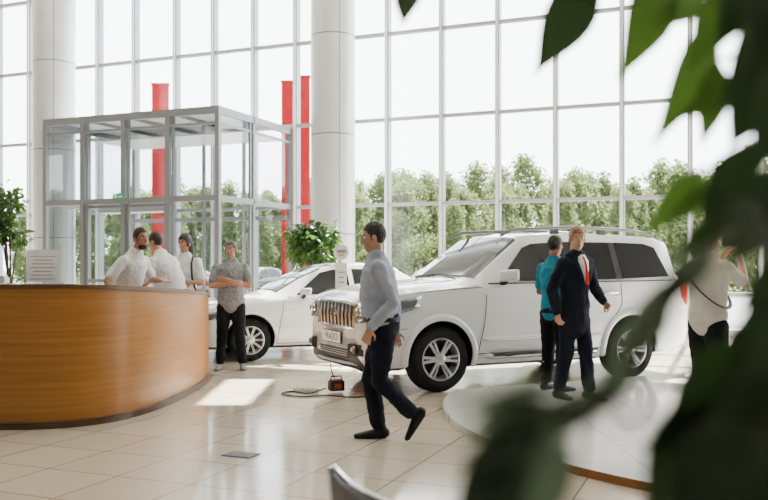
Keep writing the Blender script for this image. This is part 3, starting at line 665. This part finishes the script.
E = empty('potted_ficus', (.78, 1.0, 0)); tag(E, 'large ficus with dark hanging leaves close to the viewer', 'plant')
PB = V((.78, 1.0, 0))
g = G(); g.lathe([(.001, 0), (.18, 0), (.24, .4), (.26, .42), (.23, .42), (.22, .38)], 32); g.obj('pot', 'pot', parent=E)
g = G(); g.lathe([(.225, .38), (.001, .39)], 24); g.obj('soil', 'soil', parent=E)
LV = [  # base px,py, tip px,py, depth, width
 (420, -26, 402, 28, 1.15, 30), (596, -30, 534, 76, 1.1, 46), (560, -34, 592, 10, 1.1, 22), (662, -40, 616, 84, 1.0, 50), (700, -14, 646, 30, 1.05, 34),
 (712, 15, 650, 150, .95, 40), (718, 60, 700, 150, .9, 30), (745, 92, 672, 122, .95, 26), (735, -20, 688, 74, .85, 42), (768, 10, 716, 110, .8, 46), (772, 80, 728, 150, .8, 46), (770, -30, 738, 90, .7, 60), (790, 60, 750, 180, .7, 56), (745, -30, 716, 50, .8, 44), (790, -20, 755, 60, .7, 60),
 (752, 140, 698, 238, .8, 44), (704, 168, 642, 238, .85, 32), (725, 185, 660, 224, .85, 24), (785, 165, 742, 262, .68, 50), (745, 205, 668, 258, .68, 30),
 (715, 245, 640, 322, .5, 28, 2), (690, 268, 604, 352, .48, 28, 2), (672, 292, 618, 372, .46, 26, 2), (640, 318, 596, 384, .45, 20, 2), (640, 362, 560, 428, .42, 28, 2), (606, 392, 504, 432, .42, 28, 2),
 (585, 405, 450, 468, .41, 44, 2), (545, 398, 452, 440, .41, 30, 2), (540, 425, 448, 520, .4, 54, 0), (570, 440, 500, 545, .4, 50, 2), (520, 440, 466, 560, .4, 56, 0), (552, 382, 440, 410, .42, 22, 2), (620, 380, 540, 450, .42, 26, 2),
 (790, 320, 700, 396, .6, 60), (765, 350, 664, 420, .55, 70), (770, 380, 636, 450, .5, 75), (780, 400, 646, 520, .5, 100), (800, 320, 745, 430, .5, 80), (720, 400, 640, 520, .5, 80), (760, 430, 690, 560, .45, 110), (820, 420, 740, 540, .45, 120), (690, 470, 636, 570, .5, 70), (740, 380, 695, 500, .48, 80), (700, 430, 650, 560, .46, 70),
 (800, 180, 752, 290, .65, 56), (810, 260, 744, 345, .6, 56), (770, 225, 722, 268, .62, 32), (760, 200, 712, 250, .66, 30), (800, 270, 736, 310, .58, 36), (790, 300, 722, 366, .56, 40)]
f = G(); br = G(); trunk = [PB+V((0, 0, .38)), PB+V((.03, .02, .9)), PB+V((-.02, 0, 1.4)), PB+V((.0, 0, 1.9)), PB+V((-.05, .03, 2.4))]
br.tube(trunk, [.03, .026, .022, .018, .012], n=10)
for i, L_ in enumerate(LV):
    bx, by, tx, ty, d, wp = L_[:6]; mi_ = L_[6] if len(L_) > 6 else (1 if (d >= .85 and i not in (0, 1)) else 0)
    b = V((PX(bx, d), d, PZ(by, d))); d2 = d*(1+random.uniform(-.06, .04)); t = V((PX(tx, d2), d2, PZ(ty, d2)))
    nr = V((random.uniform(-.5, .5), -1, random.uniform(-.2, .5))); leaf(f, b, t, wp/F*d*1.1, nr, mi_, .3, .08)
    zt_ = max(.6, min(2.35, b.z+.05)); a = PB+V((0, 0, zt_))
    mid = (a+b)/2+V((.02, 0, .05)); 
    if len(L_) > 6: continue
    br.tube([a, mid, b], [.006, .004, .002], n=6)
tw = []
for bx, by, d in ((775, 225, .75), (735, 228, .6), (700, 256, .5), (672, 285, .47), (645, 318, .45), (622, 360, .43), (596, 395, .42), (550, 412, .41)): tw.append(V((PX(bx, d), d, PZ(by, d))))
br.tube([PB+V((0, 0, 1.5))]+tw, [.006, .004, .002, .002, .0015, .0015, .001, .001, .001], n=7)
for gg in (f, br): gg.v = [p-PB for p in gg.v]
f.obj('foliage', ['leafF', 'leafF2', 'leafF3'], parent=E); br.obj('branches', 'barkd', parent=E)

# ---------------------------------------------------------------- people
def hand(g, w_, d, nrm, thumbside, curl=.5, s=.92):
    w_ = V(w_); d = V(d).normalized(); nrm = V(nrm); nrm = (nrm-d*nrm.dot(d)).normalized(); sd = d.cross(nrm)*thumbside
    g.tube([w_-d*.02, w_+d*.03*s, w_+d*.085*s], [(.026, .02), (.036*s, .017), (.039*s, .014)], side=sd, n=12)
    for k, (o_, L) in enumerate(((.034, .072), (.012, .084), (-.011, .078), (-.033, .06))):
        o_ *= s; L *= s
        b = w_+d*.08*s+sd*o_; a1 = curl*.7; d1 = (d*math.cos(a1)+nrm*math.sin(a1)+sd*o_*2.5).normalized(); p1 = b+d1*L*.5; a2 = curl*1.9; d2 = (d*math.cos(a2)+nrm*math.sin(a2)+sd*o_*2.5).normalized(); p2 = p1+d2*L*.5
        g.tube([b, p1, p2], [.0088, .0082, .007], n=8)
    b = w_+d*.025+sd*.028; p1 = b+(d*.6+sd*.7+nrm*.25).normalized()*.040; p2 = p1+(d*.9+sd*.2+nrm*.4).normalized()*.030; g.tube([b, p1, p2], [.013, .0105, .0085], n=8)

def person(label, loc, yaw, h, pose, wear, sk='skin', hair='hairD', hairstyle='short', belly=0., bulk=1.):
    sc = h/1.78; E = empty('person', loc, yaw, sc); tag(E, label, 'person')
    lf, ll = pose.get('lean', (0, 0))
    def Uf(p):
        p = V(p); k = max(0, (p.z-.93))/.57; return V((p.x+lf*k, p.y+ll*k, p.z))
    RG = [(.84, .10, .08), (.90, .155, .115), (.97, .168, .118), (1.05, .155, .11+belly*.6), (1.14, .155, .112+belly), (1.24, .165, .118+belly*.7), (1.34, .178, .12+belly*.2), (1.41, .178, .11), (1.455, .145, .085), (1.50, .085, .065)]
    def torso(g, z0, z1, inf, lo=None):
        R_ = [r for r in RG if z0-.001 <= r[0] <= z1+.001]
        pts = [Uf((belly*.35 if 1 < z < 1.3 else 0, 0, z)) for z, a, b in R_]; g.tube(pts, [(a*bulk+inf, b*bulk+inf) for z, a, b in R_], side=(0, 1, 0), n=24)
    J = dict(pose)
    shl = {s: Uf(J.get('sh'+s, (0, .180*bulk*(1 if s == 'L' else -1), 1.42))) for s in 'LR'}
    el = {s: Uf(J['el'+s]) for s in 'LR'}; wr_ = {s: Uf(J['wr'+s]) for s in 'LR'}
    hip = {s: V((0, .092*(1 if s == 'L' else -1), .90)) for s in 'LR'}
    kn = {s: V(J.get('kn'+s, (.02, .105*(1 if s == 'L' else -1), .49))) for s in 'LR'}
    an = {s: V(J.get('an'+s, (-.02, .115*(1 if s == 'L' else -1), .09))) for s in 'LR'}
    ft = {s: V(J.get('ft'+s, (1, .15*(1 if s == 'L' else -1), 0))).normalized() for s in 'LR'}
    g = G(); torso(g, .84, 1.5, 0)
    hc = Uf((.015, 0, 1.66))+V(J.get('hoff', (0, 0, 0)))
    g.tube([Uf((-.01, 0, 1.45)), Uf((-.005, 0, 1.53)), hc+V((-.015, 0, -.05))], [.062, .056, .054])
    HX = Matrix.Translation(hc) @ Matrix.Rotation(J.get('hyaw', 0), 4, 'Z') @ Matrix.Rotation(J.get('hpitch', 0), 4, 'Y')
    g.ell((-.012, 0, .030), (.094, .075, .089), X=HX); g.ell((.018, 0, -.035), (.068, .06, .078), X=HX); g.ell((.045, 0, -.086), (.032, .034, .026), X=HX)
    g.tube([(.076, 0, .022), (.100, 0, -.018)], [.009, .013], X=HX, n=8); g.ell((.085, 0, -.022), (.015, .019, .01), X=HX); g.ell((.068, 0, .036), (.02, .05, .012), X=HX); g.ell((.072, 0, -.058), (.016, .026, .012), X=HX)
    for s_ in (-1, 1): g.ell((-.006, s_*.078, -.004), (.02, .013, .033), X=HX)
    for s in 'LR':
        sg = 1 if s == 'L' else -1
        g.tube([shl[s], (shl[s]*.55+el[s]*.45), el[s]], [.052, .046, .040]); m = el[s]*.6+wr_[s]*.4
        g.tube([el[s], m, wr_[s]], [.040, .038, .026])
        dv = J.get('hd'+s); dv = V(dv) if dv else (wr_[s]-el[s]); hand(g, wr_[s], dv, J.get('hn'+s, (0, -sg, 0)), J.get('th'+s, sg), J.get('curl', .45))
        m = kn[s]*.6+an[s]*.4
        g.tube([hip[s], hip[s]*.5+kn[s]*.5, kn[s]], [.088, .075, .055]); g.tube([kn[s], m+V((-.012, 0, 0)), an[s]], [.053, .055, .038])
        upf = V((0, 0, 1))-ft[s]*ft[s].z; upf.normalize(); g.tube([an[s]-upf*.04-ft[s]*.03, an[s]-upf*.055+ft[s]*.13], [(.03, .03), (.035, .022)], side=upf.cross(ft[s]))
    g.obj('body', sk, parent=E, remesh=.0075, smoothit=1)
    for s_ in (-1, 1):
        q = G(); q.ell((.073, s_*.031, .014), (.013, .015, .009), X=HX, nu=12, nv=8); q.ell((.083, s_*.031, .014), (.005, .0065, .0065), 1, X=HX, nu=10, nv=6); q.tube([(.082, s_*.016, .037), (.084, s_*.032, .041), (.070, s_*.05, .037)], [.004, .005, .003], X=HX, n=6, mi=2); q.obj('eye', ['eyew', 'iris', hair], parent=E)
    q = G(); q.tube([(.078, -.022, -.059), (.087, 0, -.056), (.078, .022, -.059)], [.004, .0065, .004], X=HX, n=8); q.obj('mouth', 'lips', parent=E)
    if hairstyle:
        q = G(); kk = 1.07 if hairstyle == 'long' else 1.; q.ell((-.016, 0, .034), (.097*kk, .081*kk, .094*kk), nu=56, nv=44)
        hx_ = [(-.2, -.075), (-.05, -.065), (-.03, -.03), (-.005, -.022), (.016, -.018), (.026, .03), (.045, .045), (.058, .074), (.2, .082)]
        if hairstyle == 'long': hx_ = [(-.2, -.12), (.0, -.1), (.03, -.06), (.045, .03), (.06, .07), (.2, .08)]
        keep = []
        for fc in q.f:
            c_ = sum((q.v[i] for i in fc), V())/len(fc); jt = random.uniform(-.006, .006); hl = 0
            for (xa, za), (xb, zb) in zip(hx_[:-1], hx_[1:]):
                if xa <= c_.x <= xb: hl = za+(zb-za)*(c_.x-xa)/(xb-xa)
            if c_.z > hl+jt: keep.append(fc)
        used_ = sorted({i for f_ in keep for i in f_}); mp = {o_: n_ for n_, o_ in enumerate(used_)}
        vv = []
        for i in used_:
            p = q.v[i].copy(); p *= 1+random.uniform(-.015, .02)
            if p.z > .05: p.z += .012*min(1, (p.z-.05)/.05)
            vv.append(p)
        q3 = G(); q3.add([HX @ p for p in vv], [tuple(mp[i] for i in f_) for f_ in keep])
        if hairstyle == 'long':
            q3.tube([(-.05, 0, .02), (-.06, 0, -.06), (-.06, 0, -.15)], [(.088, .06), (.098, .06), (.085, .045)], side=(0, 1, 0), X=HX)
        ho = q3.obj('hair', hair, parent=E); md = ho.modifiers.new('s', 'SOLIDIFY'); md.thickness = .012; md.offset = -1
    if wear.get('beard'):
        q = G(); q.ell((.038, 0, -.082), (.048, .054, .036), X=HX); q.obj('beard', hair, parent=E)
    top, slv, tucked = wear['top']; g = G(); z0 = {'tuck': .97, 'out': .90, 'jacket': .84}[tucked]
    inf = .014 if tucked != 'jacket' else .022
    torso(g, z0 if tucked != 'jacket' else .84, 1.5 if tucked != 'jacket' else 1.455, inf)
    if tucked == 'jacket': g.tube([(0, 0, .76), (0, 0, .86), Uf((0, 0, 1.0))], [(.178, .14), (.18, .14), (.174, .132)], side=(0, 1, 0), n=24)
    g.tube([Uf((-.012, 0, 1.47)), Uf((-.008, 0, 1.525))], [(.075, .07), (.066, .064)], side=(0, 1, 0))
    for s in 'LR':
        k = inf*.7; slk = .006 if slv == 'short' else 0
        g.tube([shl[s], shl[s]*.55+el[s]*.45, shl[s]*.25+el[s]*.75], [.054+k, .051+k, .047+k+slk])
        if slv == 'long':
            g.tube([shl[s]*.3+el[s]*.7, el[s], el[s]*.5+wr_[s]*.5, el[s]*.06+wr_[s]*.94], [.047+k, .046+k, .041+k, .034+k*.7])
    to = g.obj('jacket' if tucked == 'jacket' else 'shirt', top, parent=E, remesh=.011, smoothit=3, disp=.026)
    g = G(); g.tube([(0, 0, .84), (0, 0, .90), (0, 0, .97), Uf((0, 0, 1.03))], [(.13, .10), (.17*bulk, .13), (.178*bulk, .132+belly*.3), (.166*bulk, .122+belly*.5)], side=(0, 1, 0), n=24)
    for s in 'LR':
        g.tube([hip[s]+V((0, 0, -.02)), hip[s]*.5+kn[s]*.5, kn[s], kn[s]*.5+an[s]*.5, kn[s]*.1+an[s]*.9], [.102*bulk, .09*bulk, .075, .07, .066], n=16)
    g.obj('trousers', wear['bottom'], parent=E, remesh=.012, smoothit=3, disp=.026)
    if wear.get('belt'):
        g = G(); n = 28; c_ = Uf((0, 0, 1.0)); aa = .182*bulk; bb = .136+belly*.45
        g.lathe([(1, -.018), (1.02, -.018), (1.02, .018), (1, .018)], n, X=Matrix.Translation(c_) @ Matrix.Diagonal((bb, aa, 1, 1)), close=True); g.box(c_+V((bb+.008, 0, 0)), (.01, .045, .04), 1)
        g.obj('belt', ['shoeB', 'chrome'], parent=E)
    for s in 'LR':
        d_ = ft[s]; upf = V((0, 0, 1))-d_*d_.z; upf.normalize(); sv = upf.cross(d_); a = an[s]; g = G()
        g.tube([a-upf*.045-d_*.055, a-upf*.045, a-upf*.055+d_*.08, a-upf*.062+d_*.14, a-upf*.068+d_*.195], [(.036, .043), (.04, .045), (.046, .034), (.045, .027), (.034, .02)], side=sv)
        g.tube([a-upf*.03-d_*.01, a+upf*.01-d_*.015], [(.045, .055), (.04, .048)], side=sv)
        g.tube([a-upf*.083-d_*.05, a-upf*.084+d_*.05, a-upf*.084+d_*.19], [(.04, .008), (.038, .008), (.04, .007)], side=sv, mi=0)
        g.obj('shoe', wear['shoe'], parent=E, remesh=.008, smoothit=1)
    return E, Uf, HX

person('man striding in a pale blue shirt and dark trousers', (PX(383, 7.05), 7.05, 0), math.radians(182), 1.79,
  dict(lean=(.05, 0), elL=(-.09, .25, 1.15), wrL=(.11, .24, .94), elR=(-.12, -.24, 1.14), wrR=(-.12, -.25, .88), knR=(.10, -.09, .50), anR=(.03, -.10, .09), ftR=(1, 0, 0), knL=(.03, .10, .50), anL=(-.24, .10, .235), ftL=(.55, .02, -.83), hpitch=.12, hnL=(-.2, -1, 0), hdL=(.35, 0, -1)),
  dict(top=('c_blue', 'long', 'tuck'), bottom='c_navy', shoe='shoeB', belt=True), belly=.03, bulk=1.03)
person('man with crossed arms in a grey polo shirt', (PX(231, 11.85), 11.85, 0), math.radians(-84), 1.77,
  dict(elL=(.12, .255, 1.17), wrL=(.225, -.05, 1.26), hdL=(-.35, -1, .1), hnL=(-1, 0, 0), thL=1, elR=(.12, -.255, 1.17), wrR=(.255, .05, 1.21), hdR=(-.35, 1, .0), hnR=(-1, 0, 0), hyaw=-.25, curl=.3, knL=(.02, .12, .49), anL=(0, .16, .09), knR=(.03, -.12, .49), anR=(.0, -.15, .09)),
  dict(top=('c_grey', 'short', 'out'), bottom='c_black', shoe='shoeW'), sk='skin2', hair='hairG', belly=.03, bulk=1.10)
person('bearded man in a white t-shirt leaning on the desk', (PX(121, 10.2), 10.2, 0), math.radians(-20), 1.88,
  dict(lean=(.20, .0), elL=(.12, .28, 1.20), wrL=(.33, .16, 1.20), elR=(-.02, -.34, 1.20), wrR=(.10, -.38, 1.10), hyaw=-.35, curl=.3, hnL=(0, 0, -1), hnR=(0, 0, -1)),
  dict(top=('c_white', 'short', 'out'), bottom='c_black', shoe='shoeB', beard=True), sk='skin2', belly=.02, bulk=1.05)
person('man in a white shirt turned away bending over the desk', (PX(177, 11.45), 11.45, 0), math.radians(155), 1.88,
  dict(lean=(.26, 0), elL=(.10, .28, 1.17), wrL=(.28, .22, 1.10), elR=(.08, -.28, 1.15), wrR=(.26, -.2, 1.08), hyaw=.2, hpitch=.25),
  dict(top=('c_white', 'short', 'out'), bottom='c_black', shoe='shoeB'), sk='skin', belly=.05, bulk=1.15)
E, Uf, HX = person('dark-haired woman in a white top with shoulder strap', (PX(185, 12.1), 12.1, 0), math.radians(-95), 1.87,
  dict(elL=(.06, .25, 1.15), wrL=(.22, .16, 1.15), elR=(.02, -.24, 1.15), wrR=(.2, -.16, 1.05), hyaw=-.3, hpitch=.1),
  dict(top=('c_white', 'short', 'out'), bottom='c_black', shoe='shoeB'), sk='skin2', hairstyle='long', bulk=.96)
g = G(); g.tube([Uf((.02, .12, 1.50)), Uf((.13, .13, 1.40)), Uf((.16, .15, 1.2)), Uf((.12, .2, 1.0))], [(.014, .004)]*4, n=6); g.obj('shoulder_strap', 'black', parent=E)
sx_, sy_ = PX(574, 8.85), 8.85
E, Uf, HX = person('young man in a navy suit with red tie', (sx_, sy_, .062), math.radians(-55), 1.77,
  dict(lean=(.02, 0), elL=(.03, .27, 1.15), wrL=(.20, .24, 1.00), hdL=(1, -.1, -.6), elR=(-.07, -.26, 1.14), wrR=(.02, -.27, .90), hyaw=-.5, curl=.7, hpitch=.12, knL=(.08, .09, .49), anL=(.12, .10, .09), knR=(-.02, -.09, .49), anR=(-.12, -.10, .09)),
  dict(top=('c_navy', 'long', 'jacket'), bottom='c_navy', shoe='shoeB'), sk='skin', hair='hairB', bulk=.97)
g = G(); zz = [1.50, 1.43, 1.35, 1.28, 1.21]; wv = [.05, .07, .055, .032, .006]; fx = [.09, .126, .150, .154, .152]
vs = []
for z, w_, x in zip(zz, wv, fx): vs += [Uf((x-.016, w_, z)), Uf((x+.008, 0, z)), Uf((x-.016, -w_, z))]
g.add(vs, [(3*i+j, 3*i+3+j, 3*i+4+j, 3*i+1+j) for i in range(4) for j in (0, 1)]); o = g.obj('dress_shirt', 'c_white', parent=E); md = o.modifiers.new('s', 'SOLIDIFY'); md.thickness = .012; md.offset = 0
g = G(); g.tube([Uf((.108, 0, 1.475)), Uf((.148, 0, 1.40)), Uf((.170, 0, 1.3)), Uf((.170, 0, 1.2))], [(.017, .011), (.015, .008), (.021, .008), (.022, .008)], side=(0, 1, 0), n=10); g.obj('tie', 'c_red', parent=E)
for s_ in (-1, 1):
    g = G(); g.tube([Uf((.06, s_*.085, 1.50)), Uf((.122, s_*.095, 1.40)), Uf((.152, s_*.062, 1.28)), Uf((.160, s_*.015, 1.17))], [(.018, .008), (.032, .008), (.028, .008), (.008, .006)], side=(0, 1, 0), n=8); g.obj('lapel', 'c_navy', parent=E)
bd = 9.15
person('man in a teal polo shirt beside the white car', (PX(553, bd+.35), bd+.28, .062), math.radians(38), 1.70,
  dict(elL=(.05, .27, 1.14), wrL=(.22, .16, 1.10), elR=(-.06, -.27, 1.14), wrR=(.10, -.24, 1.0), hpitch=.25),
  dict(top=('c_teal', 'short', 'out'), bottom='c_black', shoe='shoeB'), sk='skin2')
pd = 7.6
E, Uf, HX = person('person in a cream t-shirt taking a photograph', (PX(708, pd), pd, .062), math.radians(28), 1.72,
  dict(elL=(.22, .25, 1.26), wrL=(.30, .09, 1.52), hdL=(.2, -.5, .8), elR=(.20, -.24, 1.26), wrR=(.30, -.10, 1.53), hdR=(.2, .5, .8), hnL=(0, -1, 0), curl=.8),
  dict(top=('c_cream', 'short', 'out'), bottom='c_black', shoe='shoeB'), sk='skin', hair='hairD', bulk=1.1)
g = G(); ps = []
for k in range(25):
    a = 2*math.pi*k/24; ps.append(Uf((.165*math.cos(a)-.005, -.215*math.sin(a), 1.25-.2*math.sin(a))))
g.tube(ps, [(.018, .006)]*25, n=6, cap=False); g.obj('shoulder_strap', 'black', parent=E)
yw = math.radians(28); lp = V((.36, 0, 1.66))*(1.72/1.78)
e = empty('photo_camera', (PX(708, pd)+lp.x*math.cos(yw), pd+lp.x*math.sin(yw), .06+lp.z), yw); tag(e, 'black digital camera held up to the face', 'camera')
g = G(); g.box((-.07, 0, 0), (.06, .13, .09)); g.box((-.07, 0, .055), (.05, .05, .03)); g.obj('camera_body', 'black', parent=e, bevel=.01)
g = G(); g.lathe([(.001, -.03), (.033, -.03), (.036, .06), (.03, .065), (.001, .055)], 24, X=Matrix.Translation((-.02, 0, 0)) @ Matrix.Rotation(math.pi/2, 4, 'Y')); g.obj('camera_lens', 'black', parent=e)

# ---------------------------------------------------------------- floor items
e = empty('battery_charger', (PX(345, 10.2)-.08, 9.75, 0), .4); tag(e, 'small dark charging device with orange panel on the floor', 'charger')
g = G(); g.box((0, 0, .075), (.17, .12, .12)); g.obj('case', 'black', parent=e, bevel=.015)
g = G(); g.box((0, -.062, .075), (.08, .006, .05)); g.box((0, 0, .138), (.12, .10, .012)); g.obj('front_panel', 'orange', parent=e, bevel=.004)
g = G(); g.tube([(-.07, 0, .135), (-.06, 0, .18), (.06, 0, .18), (.07, 0, .135)], [.009]*4, n=8); g.obj('handle', 'black', parent=e)
def cable(pts, r, mt, label, nm='cable'):
    P = catmull([V(p) for p in pts], 8); g = G(); b = P[0]; b0 = V((b.x, b.y, 0)); g.tube([p-b0 for p in P], [r]*len(P), n=6); o = g.obj(nm, mt, loc=b0); tag(o, label, 'cable')
z = .009
X0, Y0 = e.location.x, e.location.y
cable([(X0-.12, Y0-.06, .05), (X0-.3, Y0-.16, z), (X0-.5, Y0-.02, z), (X0-.6, Y0-.2, z), (X0-.35, Y0-.4, z), (X0-.1, Y0-.3, z), (X0+.2, Y0-.45, z), (X0+.4, Y0-.3, z)], .008, 'black', 'black power cable loosely coiled on the tiles')
cable([(X0+.13, Y0+.02, .04), (X0+.25, Y0-.02, z), (X0+.35, Y0-.1, z), (X0+.28, Y0-.2, z), (X0+.4, Y0-.2, z)], .006, 'redink', 'thin red cable looped on the tiles')
cable([(X0+.02, Y0+.1, .12), (X0-.02, Y0+.16, .12), (X0-.06, Y0+.2, .2), (X0-.08, Y0+.2, .30)], .007, 'black', 'black charging lead running up to the bumper')
e = empty('power_strip', (X0-.35, Y0+.04, 0), -.3); tag(e, 'white multi-socket power strip on the floor', 'power strip')
g = G(); g.box((0, 0, .02), (.3, .055, .04)); g.obj('housing', 'paper', parent=e, bevel=.008)
g = G(); 
for k in range(4): g.lathe([(.02, .0), (.018, .004), (.001, .004)], 16, X=Matrix.Translation((-.1+.066*k, 0, .039)))
g.obj('sockets', 'black', parent=e)
d = 1237/190
g = G(); g.box((0, 0, .003), (.25, .17, .006)); 
for k in range(8): g.box((-.1+.0285*k, 0, .008), (.012, .15, .004), 1)
o = g.obj('floor_vent', ['black', 'rail'], loc=(PX(241, d), d, 0), rz=RZ, smooth=False); tag(o, 'small dark metal vent set in the floor tiles', 'floor vent')
d = 11.9
e = empty('price_stand', (PX(341, d), d, 0), math.radians(8)); tag(e, 'white information stand with round head beside the cars', 'sign stand')
g = G(); g.lathe([(.001, 0), (.16, 0), (.16, .012), (.02, .02)], 28); g.obj('base', 'aluL', parent=e)
g = G(); g.tube([(0, 0, .01), (0, 0, 1.6)], [.015, .015], n=12); g.obj('pole', 'aluL', parent=e)
g = G(); g.box((0, -.024, 1.28), (.16, .012, .40))
for k in range(4): g.box((0, -.033, 1.14+.07*k), (.11-.02*(k % 3), .002, .012), 1)
g.obj('panel', ['paper', 'grayink'], parent=e, smooth=False)
g = G(); g.lathe([(.001, -.034), (.105, -.034), (.105, -.018), (.001, -.018)], 32, 'Y', X=Matrix.Translation((0, 0, 1.63))); g.box((0, -.037, 1.64), (.12, .004, .04), 1); g.box((0, -.037, 1.59), (.08, .004, .014), 2); g.obj('round_head', ['paper', 'alu', 'redink'], parent=e, smooth=False)
e = empty('chair', (.12, 2.45, 0), 0); tag(e, 'black chair with chrome frame, only its backrest corner showing', 'chair')
p0 = V((-.158, 2.5, .85))-V(e.location); p1 = V((.12, 1.97, .85))-V(e.location); dn = V((0, 0, -.42)); dr = (p1-p0).normalized(); nr = V((-dr.y, dr.x, 0)); 
if nr.x < 0: nr = -nr
g = G(); 
vs = []
for a in range(2):
    for i in range(9):
        t = i/8; p = p0.lerp(p1, t)+nr*(-.05*math.sin(t*math.pi)+a*.035); vs += [p, p+dn+nr*.04]
fs = []
for i in range(8):
    a = 2*i; fs += [(a, a+2, a+3, a+1), (18+a, 18+a+1, 18+a+3, 18+a+2), (a, 18+a, 18+a+2, a+2), (a+1, a+3, 18+a+3, 18+a+1)]
fs += [(0, 1, 19, 18), (16, 34, 35, 17)]
g.add(vs, fs); g.obj('backrest', 'black', parent=e, bevel=.008)
g = G(); cs = [p0.lerp(p1, i/8)+nr*(-.05*math.sin(i/8*math.pi)+.017)+V((0, 0, .008)) for i in range(9)]; g.tube(cs, [.009]*9, n=8)
g.tube([p0+V((0, 0, .0)), p0+V((0, 0, -.4))+nr*.05, p0+V((0, 0, -.85))-nr*.02], [.012]*3, n=8); g.tube([p1, p1+V((0, 0, -.4))+nr*.05, p1+V((0, 0, -.85))-nr*.02], [.012]*3, n=8)
for q in (p0, p1): g.tube([q+V((0, 0, -.42))+nr*.04, q+V((0, 0, -.42))+nr*.46, q+V((0, 0, -.85))+nr*.48], [.012]*3, n=8)
g.obj('frame', 'chrome', parent=e)
g = G(); c_ = (p0+p1)/2+V((0, 0, -.4))+nr*.26; g.box(c_, ((p1-p0).length, .46, .06), 0, rz=math.atan2(dr.y, dr.x)); g.obj('seat', 'black', parent=e, bevel=.02)
